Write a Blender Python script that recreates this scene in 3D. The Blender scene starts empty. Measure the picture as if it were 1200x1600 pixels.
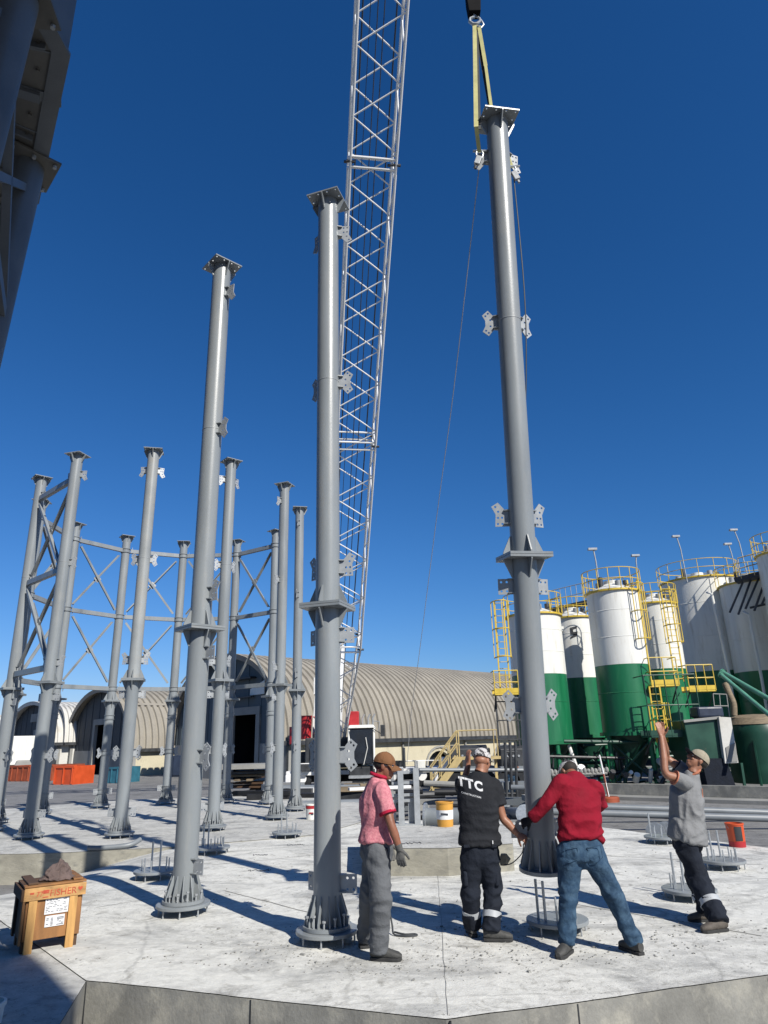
import bpy, bmesh, math, random
from mathutils import Vector as V, Matrix, noise, Quaternion
random.seed(7)
R = math.radians
sc = bpy.context.scene
COL = sc.collection
# ------------------------------------------------------------------ camera
H = 1.85
PIT, ROLL, FPX = R(18.5), R(1.5), 1060.0
FW = V((0, math.cos(PIT), math.sin(PIT)))
_R0 = V((1, 0, 0)); _U0 = V((0, -math.sin(PIT), math.cos(PIT)))
RT = _R0*math.cos(ROLL) - _U0*math.sin(ROLL)
UP = _R0*math.sin(ROLL) + _U0*math.cos(ROLL)
EYE = V((0, 0, H))
cd = bpy.data.cameras.new('camera'); cam = bpy.data.objects.new('camera', cd); COL.objects.link(cam)
cd.sensor_fit = 'VERTICAL'; cd.sensor_height = 36; cd.lens = FPX/1600*36; cd.clip_end = 2500; cd.clip_start = .05
m = Matrix((RT, UP, -FW)).transposed().to_4x4(); m.translation = EYE; cam.matrix_world = m
sc.camera = cam
# ------------------------------------------------------------------ sky and sun
SUN_EL = R(38.5)
SUN = V((.610*math.cos(SUN_EL), -.792*math.cos(SUN_EL), math.sin(SUN_EL)))
w = bpy.data.worlds.new('World'); sc.world = w; w.use_nodes = True
nt = w.node_tree; nt.nodes.clear()
sky = nt.nodes.new('ShaderNodeTexSky'); sky.sky_type = 'NISHITA'; sky.sun_disc = False
sky.sun_elevation = SUN_EL; sky.sun_rotation = math.atan2(SUN.x, SUN.y)
sky.altitude = 1200; sky.air_density = 1.25; sky.dust_density = .1; sky.ozone_density = 3.5
bg = nt.nodes.new('ShaderNodeBackground'); bg.inputs['Strength'].default_value = .056
wo = nt.nodes.new('ShaderNodeOutputWorld')
# deeper, bluer air: each channel of the sky raised to a power and scaled, the same everywhere
sep = nt.nodes.new('ShaderNodeSeparateColor'); cmb = nt.nodes.new('ShaderNodeCombineColor'); nt.links.new(sky.outputs[0], sep.inputs[0])
for i_, (pw_, k_) in enumerate(((1.49, .269), (1.08, .765), (1.02, 1.33))):
    a_ = nt.nodes.new('ShaderNodeMath'); a_.operation = 'POWER'; a_.inputs[1].default_value = pw_; b_ = nt.nodes.new('ShaderNodeMath'); b_.operation = 'MULTIPLY'; b_.inputs[1].default_value = k_
    nt.links.new(sep.outputs[i_], a_.inputs[0]); nt.links.new(a_.outputs[0], b_.inputs[0]); nt.links.new(b_.outputs[0], cmb.inputs[i_])
nt.links.new(cmb.outputs[0], bg.inputs[0]); nt.links.new(bg.outputs[0], wo.inputs[0])
ld = bpy.data.lights.new('sun', 'SUN'); ld.energy = 5.0; ld.angle = R(.5); ld.color = (1, .952, .87)
lo = bpy.data.objects.new('sun', ld); COL.objects.link(lo)
lo.rotation_euler = (-SUN).to_track_quat('-Z', 'Y').to_euler(); lo.location = SUN*60
vs = sc.view_settings; vs.view_transform = 'Standard'; vs.look = 'None'; vs.exposure = .42; vs.gamma = 1; vs.use_curve_mapping = False

# ------------------------------------------------------------------ helpers
def ray(px, py): return FW + RT*((px-600)/FPX) - UP*((py-800)/FPX)
def W(px, py, Y):
    d = ray(px, py); return EYE + d*(Y/d.y)
def G(px, py, z=0.0):
    d = ray(px, py); return EYE + d*((z-H)/d.z)
def frame(axis, hint=V((0, 0, 1))):
    a = V(axis).normalized(); h = V(hint)
    if abs(a.dot(h.normalized())) > .98: h = V((0, 1, 0)) if abs(a.y) < .9 else V((1, 0, 0))
    x = h.cross(a).normalized(); y = a.cross(x).normalized()
    return x, y, a
class MB:
    def __init__(s): s.v = []; s.f = []; s.m = []; s.mi = 0
    def add(s, vs, fs):
        o = len(s.v); s.v += [tuple(p) for p in vs]; s.f += [tuple(i+o for i in f) for f in fs]; s.m += [s.mi]*len(fs); return s
    def box(s, c, d, rot=None, taper=1):
        c = V(c); x, y, z = d[0]/2, d[1]/2, d[2]/2
        P = [V((a*x*(taper if k > 0 else 1), b*y*(taper if k > 0 else 1), k*z)) for k in (-1, 1) for a, b in ((-1, -1), (1, -1), (1, 1), (-1, 1))]
        if rot is not None: P = [rot @ p for p in P]
        return s.add([p+c for p in P], [(3, 2, 1, 0), (4, 5, 6, 7), (0, 1, 5, 4), (1, 2, 6, 5), (2, 3, 7, 6), (3, 0, 4, 7)])
    def bar(s, p, q, w_, h_, hint=V((0, 0, 1))):
        p, q = V(p), V(q); x, y, a = frame(q-p, hint)
        P = [c + x*(i*w_/2) + y*(j*h_/2) for c in (p, q) for i, j in ((-1, -1), (1, -1), (1, 1), (-1, 1))]
        return s.add(P, [(3, 2, 1, 0), (4, 5, 6, 7), (0, 1, 5, 4), (1, 2, 6, 5), (2, 3, 7, 6), (3, 0, 4, 7)])
    def prism(s, pts, vec):
        n = len(pts); pts = [V(p) for p in pts]; vec = V(vec)
        return s.add(pts+[p+vec for p in pts], [tuple(range(n-1, -1, -1)), tuple(range(n, 2*n))]+[(i, (i+1) % n, n+(i+1) % n, n+i) for i in range(n)])
    def tube(s, p, q, r, r2=None, n=12, caps=True):
        p, q = V(p), V(q); r2 = r if r2 is None else r2; x, y, a = frame(q-p)
        P = [c + (x*math.cos(t) + y*math.sin(t))*rr for c, rr in ((p, r), (q, r2)) for t in [2*math.pi*i/n for i in range(n)]]
        F = [(i, (i+1) % n, n+(i+1) % n, n+i) for i in range(n)]
        if caps: F += [tuple(range(n-1, -1, -1)), tuple(range(n, 2*n))]
        return s.add(P, F)
    def path(s, pts, r, n=8, rs=None, closed=False):
        pts = [V(p) for p in pts]; N = len(pts); P = []; px = None
        for i, p in enumerate(pts):
            if closed: t = pts[(i+1) % N]-pts[i-1]
            else: t = pts[min(i+1, N-1)]-pts[max(i-1, 0)]
            if t.length < 1e-7: t = V((0, 0, 1))
            t.normalize()
            if px is None: x, y, _ = frame(t)
            else:
                x = (px - t*px.dot(t)).normalized(); y = t.cross(x)
            px = x; rr = rs[i] if rs else r
            P += [p + (x*math.cos(2*math.pi*k/n) + y*math.sin(2*math.pi*k/n))*rr for k in range(n)]
        F = [(i*n+k, i*n+(k+1) % n, ((i+1) % N)*n+(k+1) % n, ((i+1) % N)*n+k) for i in range(N if closed else N-1) for k in range(n)]
        if not closed: F += [tuple(range(n-1, -1, -1)), tuple(range((N-1)*n, N*n))]
        return s.add(P, F)
    def lathe(s, prof, n=24, o=V((0, 0, 0)), ax=V((0, 0, 1)), close=True, a0=0, a1=2*math.pi):
        x, y, a = frame(ax, V((0, 1, 0)) if abs(V(ax).normalized().z) > .9 else V((0, 0, 1))); P = []; o = V(o)
        full = abs(a1-a0-2*math.pi) < 1e-6; nn = n if full else n+1
        for r_, z_ in prof: P += [o + a*z_ + (x*math.cos(t) + y*math.sin(t))*r_ for t in [a0+(a1-a0)*i/n for i in range(nn)]]
        F = []; L = len(prof)
        for j in range(L-1):
            for i in range(nn if full else nn-1): F.append((j*nn+i, j*nn+(i+1) % nn, (j+1)*nn+(i+1) % nn, (j+1)*nn+i))
        if close and full: F += [tuple(range(nn-1, -1, -1)), tuple(range((L-1)*nn, L*nn))]
        return s.add(P, F)
    def ell(s, c, rad, fr=None, n=16, m_=10, cut=None):
        c = V(c); fr = fr or (V((1, 0, 0)), V((0, 1, 0)), V((0, 0, 1))); P = []; t0, t1 = cut or (-math.pi/2, math.pi/2)
        for j in range(m_+1):
            t = t0 + (t1-t0)*j/m_
            for i in range(n):
                a = 2*math.pi*i/n
                P.append(c + fr[0]*(rad[0]*math.cos(t)*math.cos(a)) + fr[1]*(rad[1]*math.cos(t)*math.sin(a)) + fr[2]*(rad[2]*math.sin(t)))
        F = [(j*n+i, j*n+(i+1) % n, (j+1)*n+(i+1) % n, (j+1)*n+i) for j in range(m_) for i in range(n)]
        F += [tuple(range(n-1, -1, -1)), tuple(range(m_*n, m_*n+n))]
        return s.add(P, F)
    def loft(s, rings, n=20, e=.85):
        P = []
        for c, a, b in rings:
            for i in range(n):
                t = 2*math.pi*i/n; ct, st = math.cos(t), math.sin(t)
                P.append(V(c) + V(a)*(math.copysign(abs(ct)**e, ct)) + V(b)*(math.copysign(abs(st)**e, st)))
        N = len(rings)
        F = [(j*n+i, j*n+(i+1) % n, (j+1)*n+(i+1) % n, (j+1)*n+i) for j in range(N-1) for i in range(n)]
        F += [tuple(range(n-1, -1, -1)), tuple(range((N-1)*n, N*n))]
        return s.add(P, F)
def tag(o, label=None, cat=None, group=None, kind=None):
    if label: o['label'] = label
    if cat: o['category'] = cat
    if group: o['group'] = group
    if kind: o['kind'] = kind
    return o
def wl(o):
    p = V((0, 0, 0))
    while o: p += o.location; o = o.parent
    return p
def thing(name, label, cat, loc=(0, 0, 0), group=None, rz=0):
    o = bpy.data.objects.new(name, None); COL.objects.link(o); o.location = loc; o.rotation_euler.z = rz
    o.empty_display_size = .2
    return tag(o, label, cat, group)
def mesh_of(name, mb, mats, smooth=True, ang=35):
    me = bpy.data.meshes.new(name); me.from_pydata(mb.v, [], mb.f); me.update()
    for mt in (mats if isinstance(mats, (list, tuple)) else [mats]): me.materials.append(mt)
    if mb.mi or any(mb.m): me.polygons.foreach_set('material_index', mb.m)
    if smooth:
        me.polygons.foreach_set('use_smooth', [True]*len(me.polygons)); me.set_sharp_from_angle(angle=R(ang))
    return me
def make(name, mb, mats, parent=None, label=None, smooth=True, ang=35, bevel=0, kind=None, loc=None):
    """links ONE mesh; verts are in world metres, shifted into the parent's frame"""
    off = wl(parent) if parent else (V(loc) if loc is not None else V((0, 0, 0)))
    if off.length > 0: mb.v = [(a-off.x, b-off.y, c-off.z) for a, b, c in mb.v]
    o = bpy.data.objects.new(name, mesh_of(name, mb, mats, smooth, ang)); COL.objects.link(o)
    if parent: o.parent = parent
    elif loc is not None: o.location = loc
    if bevel:
        bv = o.modifiers.new('bevel', 'BEVEL'); bv.width = bevel; bv.segments = 2; bv.limit_method = 'ANGLE'; bv.angle_limit = R(40)
    if label: o['label'] = label
    if kind: o['kind'] = kind
    return o
def inst(name, me, parent, loc=(0, 0, 0), rz=0, mat4=None):
    o = bpy.data.objects.new(name, me); COL.objects.link(o); o.parent = parent
    if mat4 is not None: o.matrix_local = mat4
    else: o.location = loc; o.rotation_euler.z = rz
    return o
def copy_tree(o, parent=None):
    c = o.copy(); COL.objects.link(c); c.parent = parent
    for ch in list(o.children): copy_tree(ch, c)
    return c
_rods = {}
def rod(name, p, q, r, mat, parent, n=8):
    """a straight round bar as an object of its own, all sharing one cylinder mesh per material"""
    k = (mat.name, n)
    if k not in _rods: _rods[k] = mesh_of('rod', MB().tube((0, 0, 0), (0, 0, 1), 1, n=n), mat)
    p, q = V(p), V(q); off = wl(parent); x, y, a = frame(q-p); L = (q-p).length
    m4 = Matrix((x*r, y*r, a*L)).transposed().to_4x4(); m4.translation = p-off
    return inst(name, _rods[k], parent, mat4=m4)

# ------------------------------------------------------------------ materials
def M(name, col, rough=.5, metal=0, var=.12, scale=3, bump=0, bscale=40, stretch=(1, 1, 1), col2=None, thr=(.45, .62), spec=.5, fine=.06, rand=True, rough_var=.15, coat=0):
    col = tuple(c*.80 for c in col); col2 = tuple(c*.80 for c in col2) if col2 else None
    mt = bpy.data.materials.new(name); mt.use_nodes = True; n = mt.node_tree.nodes; l = mt.node_tree.links; b = n['Principled BSDF']
    tc = n.new('ShaderNodeTexCoord'); mp = n.new('ShaderNodeMapping'); mp.inputs['Scale'].default_value = stretch
    l.new(tc.outputs['Object'], mp.inputs['Vector'])
    if rand:
        oi = n.new('ShaderNodeObjectInfo'); ml = n.new('ShaderNodeMath'); ml.operation = 'MULTIPLY'; ml.inputs[1].default_value = 37
        l.new(oi.outputs['Random'], ml.inputs[0]); l.new(ml.outputs[0], mp.inputs['Location'])
    def nz(s, d=4, ro=.55):
        q = n.new('ShaderNodeTexNoise'); q.inputs['Scale'].default_value = s; q.inputs['Detail'].default_value = d; q.inputs['Roughness'].default_value = ro
        l.new(mp.outputs[0], q.inputs['Vector']); return q
    a = nz(scale); cr = n.new('ShaderNodeValToRGB'); e = cr.color_ramp.elements
    e[0].position = .3; e[1].position = .7
    e[0].color = (*[max(0, c*(1-var)) for c in col], 1); e[1].color = (*[min(1, c*(1+var)) for c in col], 1)
    l.new(a.outputs[0], cr.inputs[0]); out = cr.outputs[0]
    if col2:
        c2 = nz(scale*1.7, 8, .65); r2 = n.new('ShaderNodeValToRGB'); r2.color_ramp.elements[0].position = thr[0]; r2.color_ramp.elements[1].position = thr[1]
        l.new(c2.outputs[0], r2.inputs[0]); mx = n.new('ShaderNodeMixRGB'); mx.inputs[2].default_value = (*col2, 1)
        l.new(r2.outputs[0], mx.inputs[0]); l.new(out, mx.inputs[1]); out = mx.outputs[0]
    if fine:
        f_ = nz(scale*30, 3); mr = n.new('ShaderNodeMapRange'); mr.inputs['To Min'].default_value = 1-fine*2; mr.inputs['To Max'].default_value = 1+fine*2
        l.new(f_.outputs[0], mr.inputs['Value']); mu = n.new('ShaderNodeMixRGB'); mu.blend_type = 'MULTIPLY'; mu.inputs[0].default_value = 1
        l.new(out, mu.inputs[1]); l.new(mr.outputs[0], mu.inputs[2]); out = mu.outputs[0]
    l.new(out, b.inputs['Base Color'])
    rr = n.new('ShaderNodeMapRange'); rr.inputs['To Min'].default_value = max(.02, rough-rough_var); rr.inputs['To Max'].default_value = min(1, rough+rough_var)
    l.new(a.outputs[0], rr.inputs['Value']); l.new(rr.outputs[0], b.inputs['Roughness'])
    b.inputs['Metallic'].default_value = metal; b.inputs['Specular IOR Level'].default_value = spec
    if coat: b.inputs['Coat Weight'].default_value = coat
    if bump:
        q = nz(bscale, 5); bp = n.new('ShaderNodeBump'); bp.inputs['Strength'].default_value = bump; bp.inputs['Distance'].default_value = .02
        l.new(q.outputs[0], bp.inputs['Height']); l.new(bp.outputs[0], b.inputs['Normal'])
    return mt
def concrete_top(name, lo=(.30, .302, .29), hi=(.60, .597, .555), dark=(.13, .125, .11)):
    mt = bpy.data.materials.new(name); mt.use_nodes = True; n = mt.node_tree.nodes; l = mt.node_tree.links; b = n['Principled BSDF']
    tc = n.new('ShaderNodeTexCoord')
    def mapn(sx, sy, rz=0):
        q = n.new('ShaderNodeMapping'); q.inputs['Scale'].default_value = (sx, sy, 1); q.inputs['Rotation'].default_value[2] = rz; l.new(tc.outputs['Object'], q.inputs[0]); return q
    def nz(mp, s, d, ro, dist=0):
        q = n.new('ShaderNodeTexNoise'); q.inputs['Scale'].default_value = s; q.inputs['Detail'].default_value = d; q.inputs['Roughness'].default_value = ro; q.inputs['Distortion'].default_value = dist
        l.new(mp.outputs[0], q.inputs['Vector']); return q
    def ramp(src, a, c):
        q = n.new('ShaderNodeValToRGB'); q.color_ramp.elements[0].position = a; q.color_ramp.elements[1].position = c; l.new(src, q.inputs[0]); return q.outputs[0]
    def mix(f_, A, B, bt='MIX'):
        q = n.new('ShaderNodeMixRGB'); q.blend_type = bt
        if isinstance(f_, float): q.inputs[0].default_value = f_
        else: l.new(f_, q.inputs[0])
        for i, x in ((1, A), (2, B)):
            if isinstance(x, tuple): q.inputs[i].default_value = (*x, 1)
            else: l.new(x, q.inputs[i])
        return q.outputs[0]
    m0 = mapn(1, 1); m1 = mapn(.75, 1.25, R(24)); m2 = mapn(.5, 1.35, R(-18))
    patch = ramp(nz(m1, .9, 10, .66, 1.2).outputs[0], .36, .54)      # wiped slurry over grey concrete
    streak = ramp(nz(m2, 2.4, 10, .72, 1.0).outputs[0], .44, .62)
    c = mix(patch, lo, hi); c = mix(mix(.35, streak, (0, 0, 0), 'MIX'), c, tuple(x*1.05 for x in hi))
    mott = n.new('ShaderNodeMapRange'); mott.inputs['To Min'].default_value = .52; mott.inputs['To Max'].default_value = 1.38
    l.new(nz(m0, 9, 10, .72).outputs[0], mott.inputs[0]); c = mix(1.0, c, mott.outputs[0], 'MULTIPLY')
    spots = ramp(nz(m0, 24, 7, .75, .4).outputs[0], .57, .63); zone = ramp(nz(m0, .7, 4, .6).outputs[0], .42, .60)
    q = n.new('ShaderNodeMath'); q.operation = 'MULTIPLY'; l.new(spots, q.inputs[0]); l.new(zone, q.inputs[1]); c = mix(q.outputs[0], c, dark)
    blot = ramp(nz(m0, 3.6, 9, .72, .9).outputs[0], .54, .74); c = mix(blot, c, tuple(x*1.5 for x in dark))
    vo = n.new('ShaderNodeTexVoronoi'); vo.feature = 'DISTANCE_TO_EDGE'; vo.inputs['Scale'].default_value = .28
    wob = n.new('ShaderNodeVectorMath'); wob.operation = 'MULTIPLY_ADD'; wob.inputs[1].default_value = (.35, .35, 0); l.new(nz(m0, 1.8, 5, .6).outputs['Color'], wob.inputs[0]); l.new(tc.outputs['Object'], wob.inputs[2]); l.new(wob.outputs[0], vo.inputs['Vector'])
    cr = n.new('ShaderNodeMapRange'); cr.inputs['From Min'].default_value = .001; cr.inputs['From Max'].default_value = .006; cr.inputs['To Min'].default_value = .80; cr.inputs['To Max'].default_value = 1; l.new(vo.outputs['Distance'], cr.inputs[0])
    c = mix(1.0, c, cr.outputs[0], 'MULTIPLY'); l.new(c, b.inputs['Base Color']); b.inputs['Roughness'].default_value = .88
    bp = n.new('ShaderNodeBump'); bp.inputs['Strength'].default_value = .55; bp.inputs['Distance'].default_value = .012
    l.new(nz(m0, 34, 8, .75).outputs[0], bp.inputs['Height']); bp2 = n.new('ShaderNodeBump'); bp2.inputs['Strength'].default_value = .5; bp2.inputs['Distance'].default_value = .03
    l.new(nz(m1, 2.5, 8, .6).outputs[0], bp2.inputs['Height']); l.new(bp.outputs[0], bp2.inputs['Normal']); l.new(bp2.outputs[0], b.inputs['Normal'])
    return mt
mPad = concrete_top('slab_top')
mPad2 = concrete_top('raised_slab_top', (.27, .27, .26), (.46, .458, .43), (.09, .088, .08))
mSide = M('slab_side', (.235, .232, .21), .9, var=.25, scale=2.2, bump=.22, bscale=35, col2=(.40, .385, .33), thr=(.48, .70), stretch=(1, 1, .8), rand=False, fine=.10)
mSideL = M('slab_side_pale', (.32, .305, .25), .9, var=.25, scale=2.4, bump=.25, bscale=18, col2=(.20, .195, .17), thr=(.52, .7), stretch=(1, 1, 2.2), rand=False)
mYard = concrete_top('yard', (.105, .105, .104), (.19, .188, .183), (.035, .034, .033))
mSteel = M('grey_paint', (.245, .268, .282), .33, var=.12, scale=1.3, bump=.07, bscale=70, fine=.03, spec=.45, col2=(.31, .315, .305), thr=(.52, .80), stretch=(2.2, 2.2, .5))
mSteelW = M('weathered_paint', (.30, .32, .325), .38, var=.15, scale=1.2, bump=.05, bscale=90, fine=.02, spec=.45, col2=(.36, .335, .29), thr=(.5, .75))
mPlate = M('galvanised', (.36, .38, .395), .42, metal=.15, var=.12, scale=8, fine=.04)
mZinc = M('zinc', (.50, .53, .55), .35, metal=.6, var=.15, scale=20, fine=.03)
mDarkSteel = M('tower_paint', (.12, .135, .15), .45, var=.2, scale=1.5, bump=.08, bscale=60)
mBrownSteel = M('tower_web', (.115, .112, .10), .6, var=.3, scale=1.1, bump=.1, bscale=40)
mWhite = M('white_paint', (.78, .78, .73), .45, var=.06, scale=1.2, fine=.03, col2=(.56, .52, .44), thr=(.54, .80), stretch=(2.6, 2.6, .35))
mCraneW = M('crane_white', (.86, .86, .84), .5, var=.08, scale=2, fine=.05, col2=(.50, .48, .45), thr=(.66, .8))
mGreen = M('green_paint', (.007, .145, .058), .42, var=.15, scale=1.2, fine=.03, col2=(.05, .19, .10), thr=(.55, .85), stretch=(2.6, 2.6, .35))
mGreenShade = M('shaded_green', (.008, .06, .036), .45, var=.3, scale=1.2, fine=.05, col2=(.10, .10, .07), thr=(.62, .8))  # darkened green: the shade on hopper and silo cones is in this colour
mMint = M('mint_pipe', (.10, .28, .20), .45, var=.15, scale=2)
mYel = M('yellow_paint', (.66, .47, .05), .45, var=.12, scale=4, fine=.04)
mYelD = M('faded_yellow', (.52, .40, .18), .55, var=.2, scale=4, fine=.06)
mBlack = M('black', (.012, .013, .015), .5, var=.3, scale=4)
mDark = M('dark_machine', (.035, .038, .042), .55, var=.5, scale=2.5, fine=.1)
mGlass = M('dark_glass', (.015, .02, .03), .08, var=.3, scale=2, fine=0, spec=.8)
mRed = M('red_paint', (.42, .02, .025), .45, var=.2, scale=3)
mOrange = M('orange_paint', (.62, .085, .02), .5, var=.15, scale=2, fine=.05)
mRust = M('rust_orange', (.30, .065, .025), .7, var=.3, scale=2, fine=.1)
mBlue = M('blue_paint', (.03, .14, .20), .5, var=.2, scale=3)
mNavy = M('navy_box', (.018, .03, .06), .5, var=.3, scale=3)
mRoof = M('barn_roof', (.305, .28, .232), .8, var=.16, scale=.35, fine=.10, col2=(.25, .225, .19), thr=(.5, .75), rand=False)
mRoofW = M('barn_roof_pale', (.60, .59, .55), .7, var=.1, scale=.35, fine=.06, col2=(.48, .45, .38), thr=(.5, .75))
mGable = M('barn_gable', (.075, .105, .125), .7, var=.2, scale=.4, bump=.2, bscale=5)
mGableD = M('barn_gable_dark', (.045, .055, .065), .75, var=.25, scale=.4)
mCream = M('cream_render', (.56, .51, .37), .9, var=.1, scale=.5, bump=.3, bscale=8, col2=(.40, .36, .27), thr=(.55, .7), stretch=(1, 1, .5))
mConcW = M('grey_render', (.29, .288, .27), .9, var=.2, scale=.6, bump=.3, bscale=8)
mWood = M('crate_pine', (.50, .28, .10), .65, var=.35, scale=1.6, bump=.15, bscale=30, stretch=(1, 9, 9), fine=.08)
mWoodV = M('crate_post', (.50, .28, .09), .65, var=.35, scale=1.6, bump=.15, bscale=30, stretch=(9, 9, 1), fine=.08)
mPly = M('crate_ply', (.27, .125, .04), .7, var=.4, scale=2.2, bump=.1, bscale=30, stretch=(4, 4, 1), fine=.08)
mWoodD = M('crate_dark', (.085, .045, .022), .75, var=.3, scale=2, stretch=(1, 8, 8), fine=.1)
mTimber = M('timber', (.22, .17, .11), .8, var=.3, scale=2, stretch=(1, 8, 8))
mPaper = M('paper', (.74, .75, .76), .7, var=.04, scale=5, fine=.01)
mInk = M('ink', (.03, .035, .05), .8, var=.1)
mRedInk = M('red_stencil', (.50, .07, .03), .75, var=.25, scale=14, fine=.15, col2=(.50, .24, .09), thr=(.56, .66))
mCloth = M('rag', (.14, .10, .09), .95, var=.25, scale=9, bump=.4, bscale=90)
mStrap = M('yellow_strap', (.50, .475, .20), .7, var=.15, scale=6, fine=.08)
mStrapD = M('dark_strap', (.05, .055, .055), .8, var=.2)
mRope = M('cable', (.05, .055, .06), .5, var=.2)
mRopeW = M('pale_rope', (.45, .45, .45), .7, var=.1)
mPipe = M('grey_pipe', (.20, .22, .235), .42, var=.15, scale=1.5, fine=.04)
mWhiteTxt = M('white_print', (.78, .79, .80), .7, var=.04)
# people
def cloth(name, col, var=.16, rough=.88, stretch=(1, 1, 1), col2=None, sc_=5): return M(name, col, rough, var=var, scale=sc_, bump=.8, bscale=13, stretch=stretch, fine=.05, col2=col2, spec=.2, rand=False)
mSkin1 = M('skin_tanned', (.26, .105, .06), .5, var=.14, scale=14, bump=.08, bscale=120, fine=.03)
mSkin2 = M('skin_warm', (.32, .145, .085), .5, var=.14, scale=14, bump=.08, bscale=120, fine=.03)
mPink = cloth('pink_melange', (.62, .25, .28), .1, sc_=30, col2=(.50, .16, .20))
mPinkC = cloth('crimson_collar', (.45, .015, .05))
mGreyT = cloth('grey_trouser', (.125, .132, .142), .14)
mNavyC = cloth('navy_cotton', (.014, .018, .028), .25)
mBlackC = cloth('washed_black', (.020, .022, .027), .25)
mRedC = cloth('red_cotton', (.235, .006, .020), .12)
mJean = cloth('denim', (.028, .062, .112), .3, col2=(.055, .105, .165), sc_=7)
mGreyC = cloth('grey_cotton', (.225, .23, .235), .1)
mOrC = cloth('orange_piping', (.50, .19, .11))
mBand = M('reflective_band', (.42, .44, .46), .45, var=.08, scale=10)
mCap1 = cloth('brown_cap', (.20, .095, .045), .12)
mCap4 = cloth('beige_cap', (.36, .32, .245), .12)
mCamo = M('patterned_cap', (.55, .54, .54), .85, var=.1, scale=8, col2=(.05, .045, .05), thr=(.49, .51), rand=False)
mCamo.node_tree.nodes
mShoe = M('grey_shoe', (.055, .055, .052), .7, var=.3, scale=14, bump=.3, bscale=60)
mShoeB = M('brown_shoe', (.10, .085, .07), .75, var=.3, scale=14, bump=.3, bscale=60)
mSole = M('sole', (.03, .03, .03), .8)
mGlove = cloth('knit_glove', (.12, .12, .115), .15)
mGloveD = cloth('dark_glove', (.012, .013, .016), .2)
mHair = M('hair', (.02, .016, .013), .8, var=.3, scale=30)
mEye = M('eye', (.6, .58, .55), .2, var=.02)

# ------------------------------------------------------------------ ground, slabs
def grid_clip(poly, hfun, step=.25):
    """tessellated top of a convex slab; returns bmesh, boundary untouched"""
    xs = [p[0] for p in poly]; ys = [p[1] for p in poly]
    bm = bmesh.new(); x0, x1, y0, y1 = min(xs), max(xs), min(ys), max(ys)
    nx = int((x1-x0)/step)+1; ny = int((y1-y0)/step)+1
    vs_ = [[bm.verts.new((x0+(x1-x0)*i/nx, y0+(y1-y0)*j/ny, 0)) for i in range(nx+1)] for j in range(ny+1)]
    for j in range(ny):
        for i in range(nx): bm.faces.new((vs_[j][i], vs_[j][i+1], vs_[j+1][i+1], vs_[j+1][i]))
    cx = sum(xs)/len(xs); cy = sum(ys)/len(ys)
    for k in range(len(poly)):
        a = V((*poly[k], 0)); b = V((*poly[(k+1) % len(poly)], 0)); d = b-a; n_ = V((d.y, -d.x, 0)).normalized()
        if n_.dot(V((cx, cy, 0))-a) > 0: n_ = -n_
        bmesh.ops.bisect_plane(bm, geom=bm.verts[:]+bm.edges[:]+bm.faces[:], plane_co=a, plane_no=n_, clear_outer=True, dist=1e-5)
    for v_ in bm.verts: v_.co.z = hfun(v_.co.x, v_.co.y)
    return bm
def slab(name, poly, hfun, mt, ms, zb=-.6, step=.25, label=None):
    bm = grid_clip(poly, hfun, step); bnd = [e for e in bm.edges if e.is_boundary]
    mb = MB()
    for e in bnd:
        a, b = e.verts[0].co.copy(), e.verts[1].co.copy()
        def in_(p): return V((p.x, p.y, p.z))
        n0 = max(1, int((a-b).length/.3))
        mb.add([a-V((0, 0, .006)), b-V((0, 0, .006)), V((b.x, b.y, zb)), V((a.x, a.y, zb))], [(0, 1, 2, 3)])
    me = bpy.data.meshes.new(name); bm.normal_update(); bm.to_mesh(me); bm.free(); me.materials.append(mt)
    me.polygons.foreach_set('use_smooth', [True]*len(me.polygons))
    o = bpy.data.objects.new(name, me); COL.objects.link(o); o['kind'] = 'structure'
    if label: o['label'] = label
    make('slab_side', mb, ms, o, smooth=False)
    return o
def sst(a, b, x):
    t = max(0, min(1, (x-a)/(b-a))); return t*t*(3-2*t)
def hpad(x, y):
    z = -.60*sst(8.8, 13.4, y)*(1-sst(-7.4, -3.7, x))
    z += noise.noise(V((x*.9, y*.9, 0)))*.010 + noise.noise(V((x*4, y*4, 3)))*.004
    return z
mb = MB(); S_ = 900
mb.add([(-S_, -S_, -.5), (S_, -S_, -.5), (S_, S_, -.5), (-S_, S_, -.5)], [(0, 1, 2, 3)])
g_ = make('ground', mb, mYard); g_['kind'] = 'structure'
near_poly = [(-2.62, 6.63), (.35, 5.60), (1.31, 5.84), (4.6, 6.60), (7.3, 7.8), (8.0, 9.2), (6.15, 12.35), (3.97, 16.1), (1.5, 17.6), (-2.6, 17.6), (-6.2, 14.2), (-5.6, 11.3)]
# convex enough: split off the two slightly reflex front joints by a shallow front edge
near_poly = [(-2.60, 6.62), (.36, 5.56), (1.31, 5.83), (4.6, 6.72), (7.6, 8.2), (8.0, 9.2), (6.15, 12.4), (3.97, 16.1), (1.5, 17.6), (-4.0, 17.6), (-8.6, 14.4), (-8.2, 13.0)]
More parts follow.
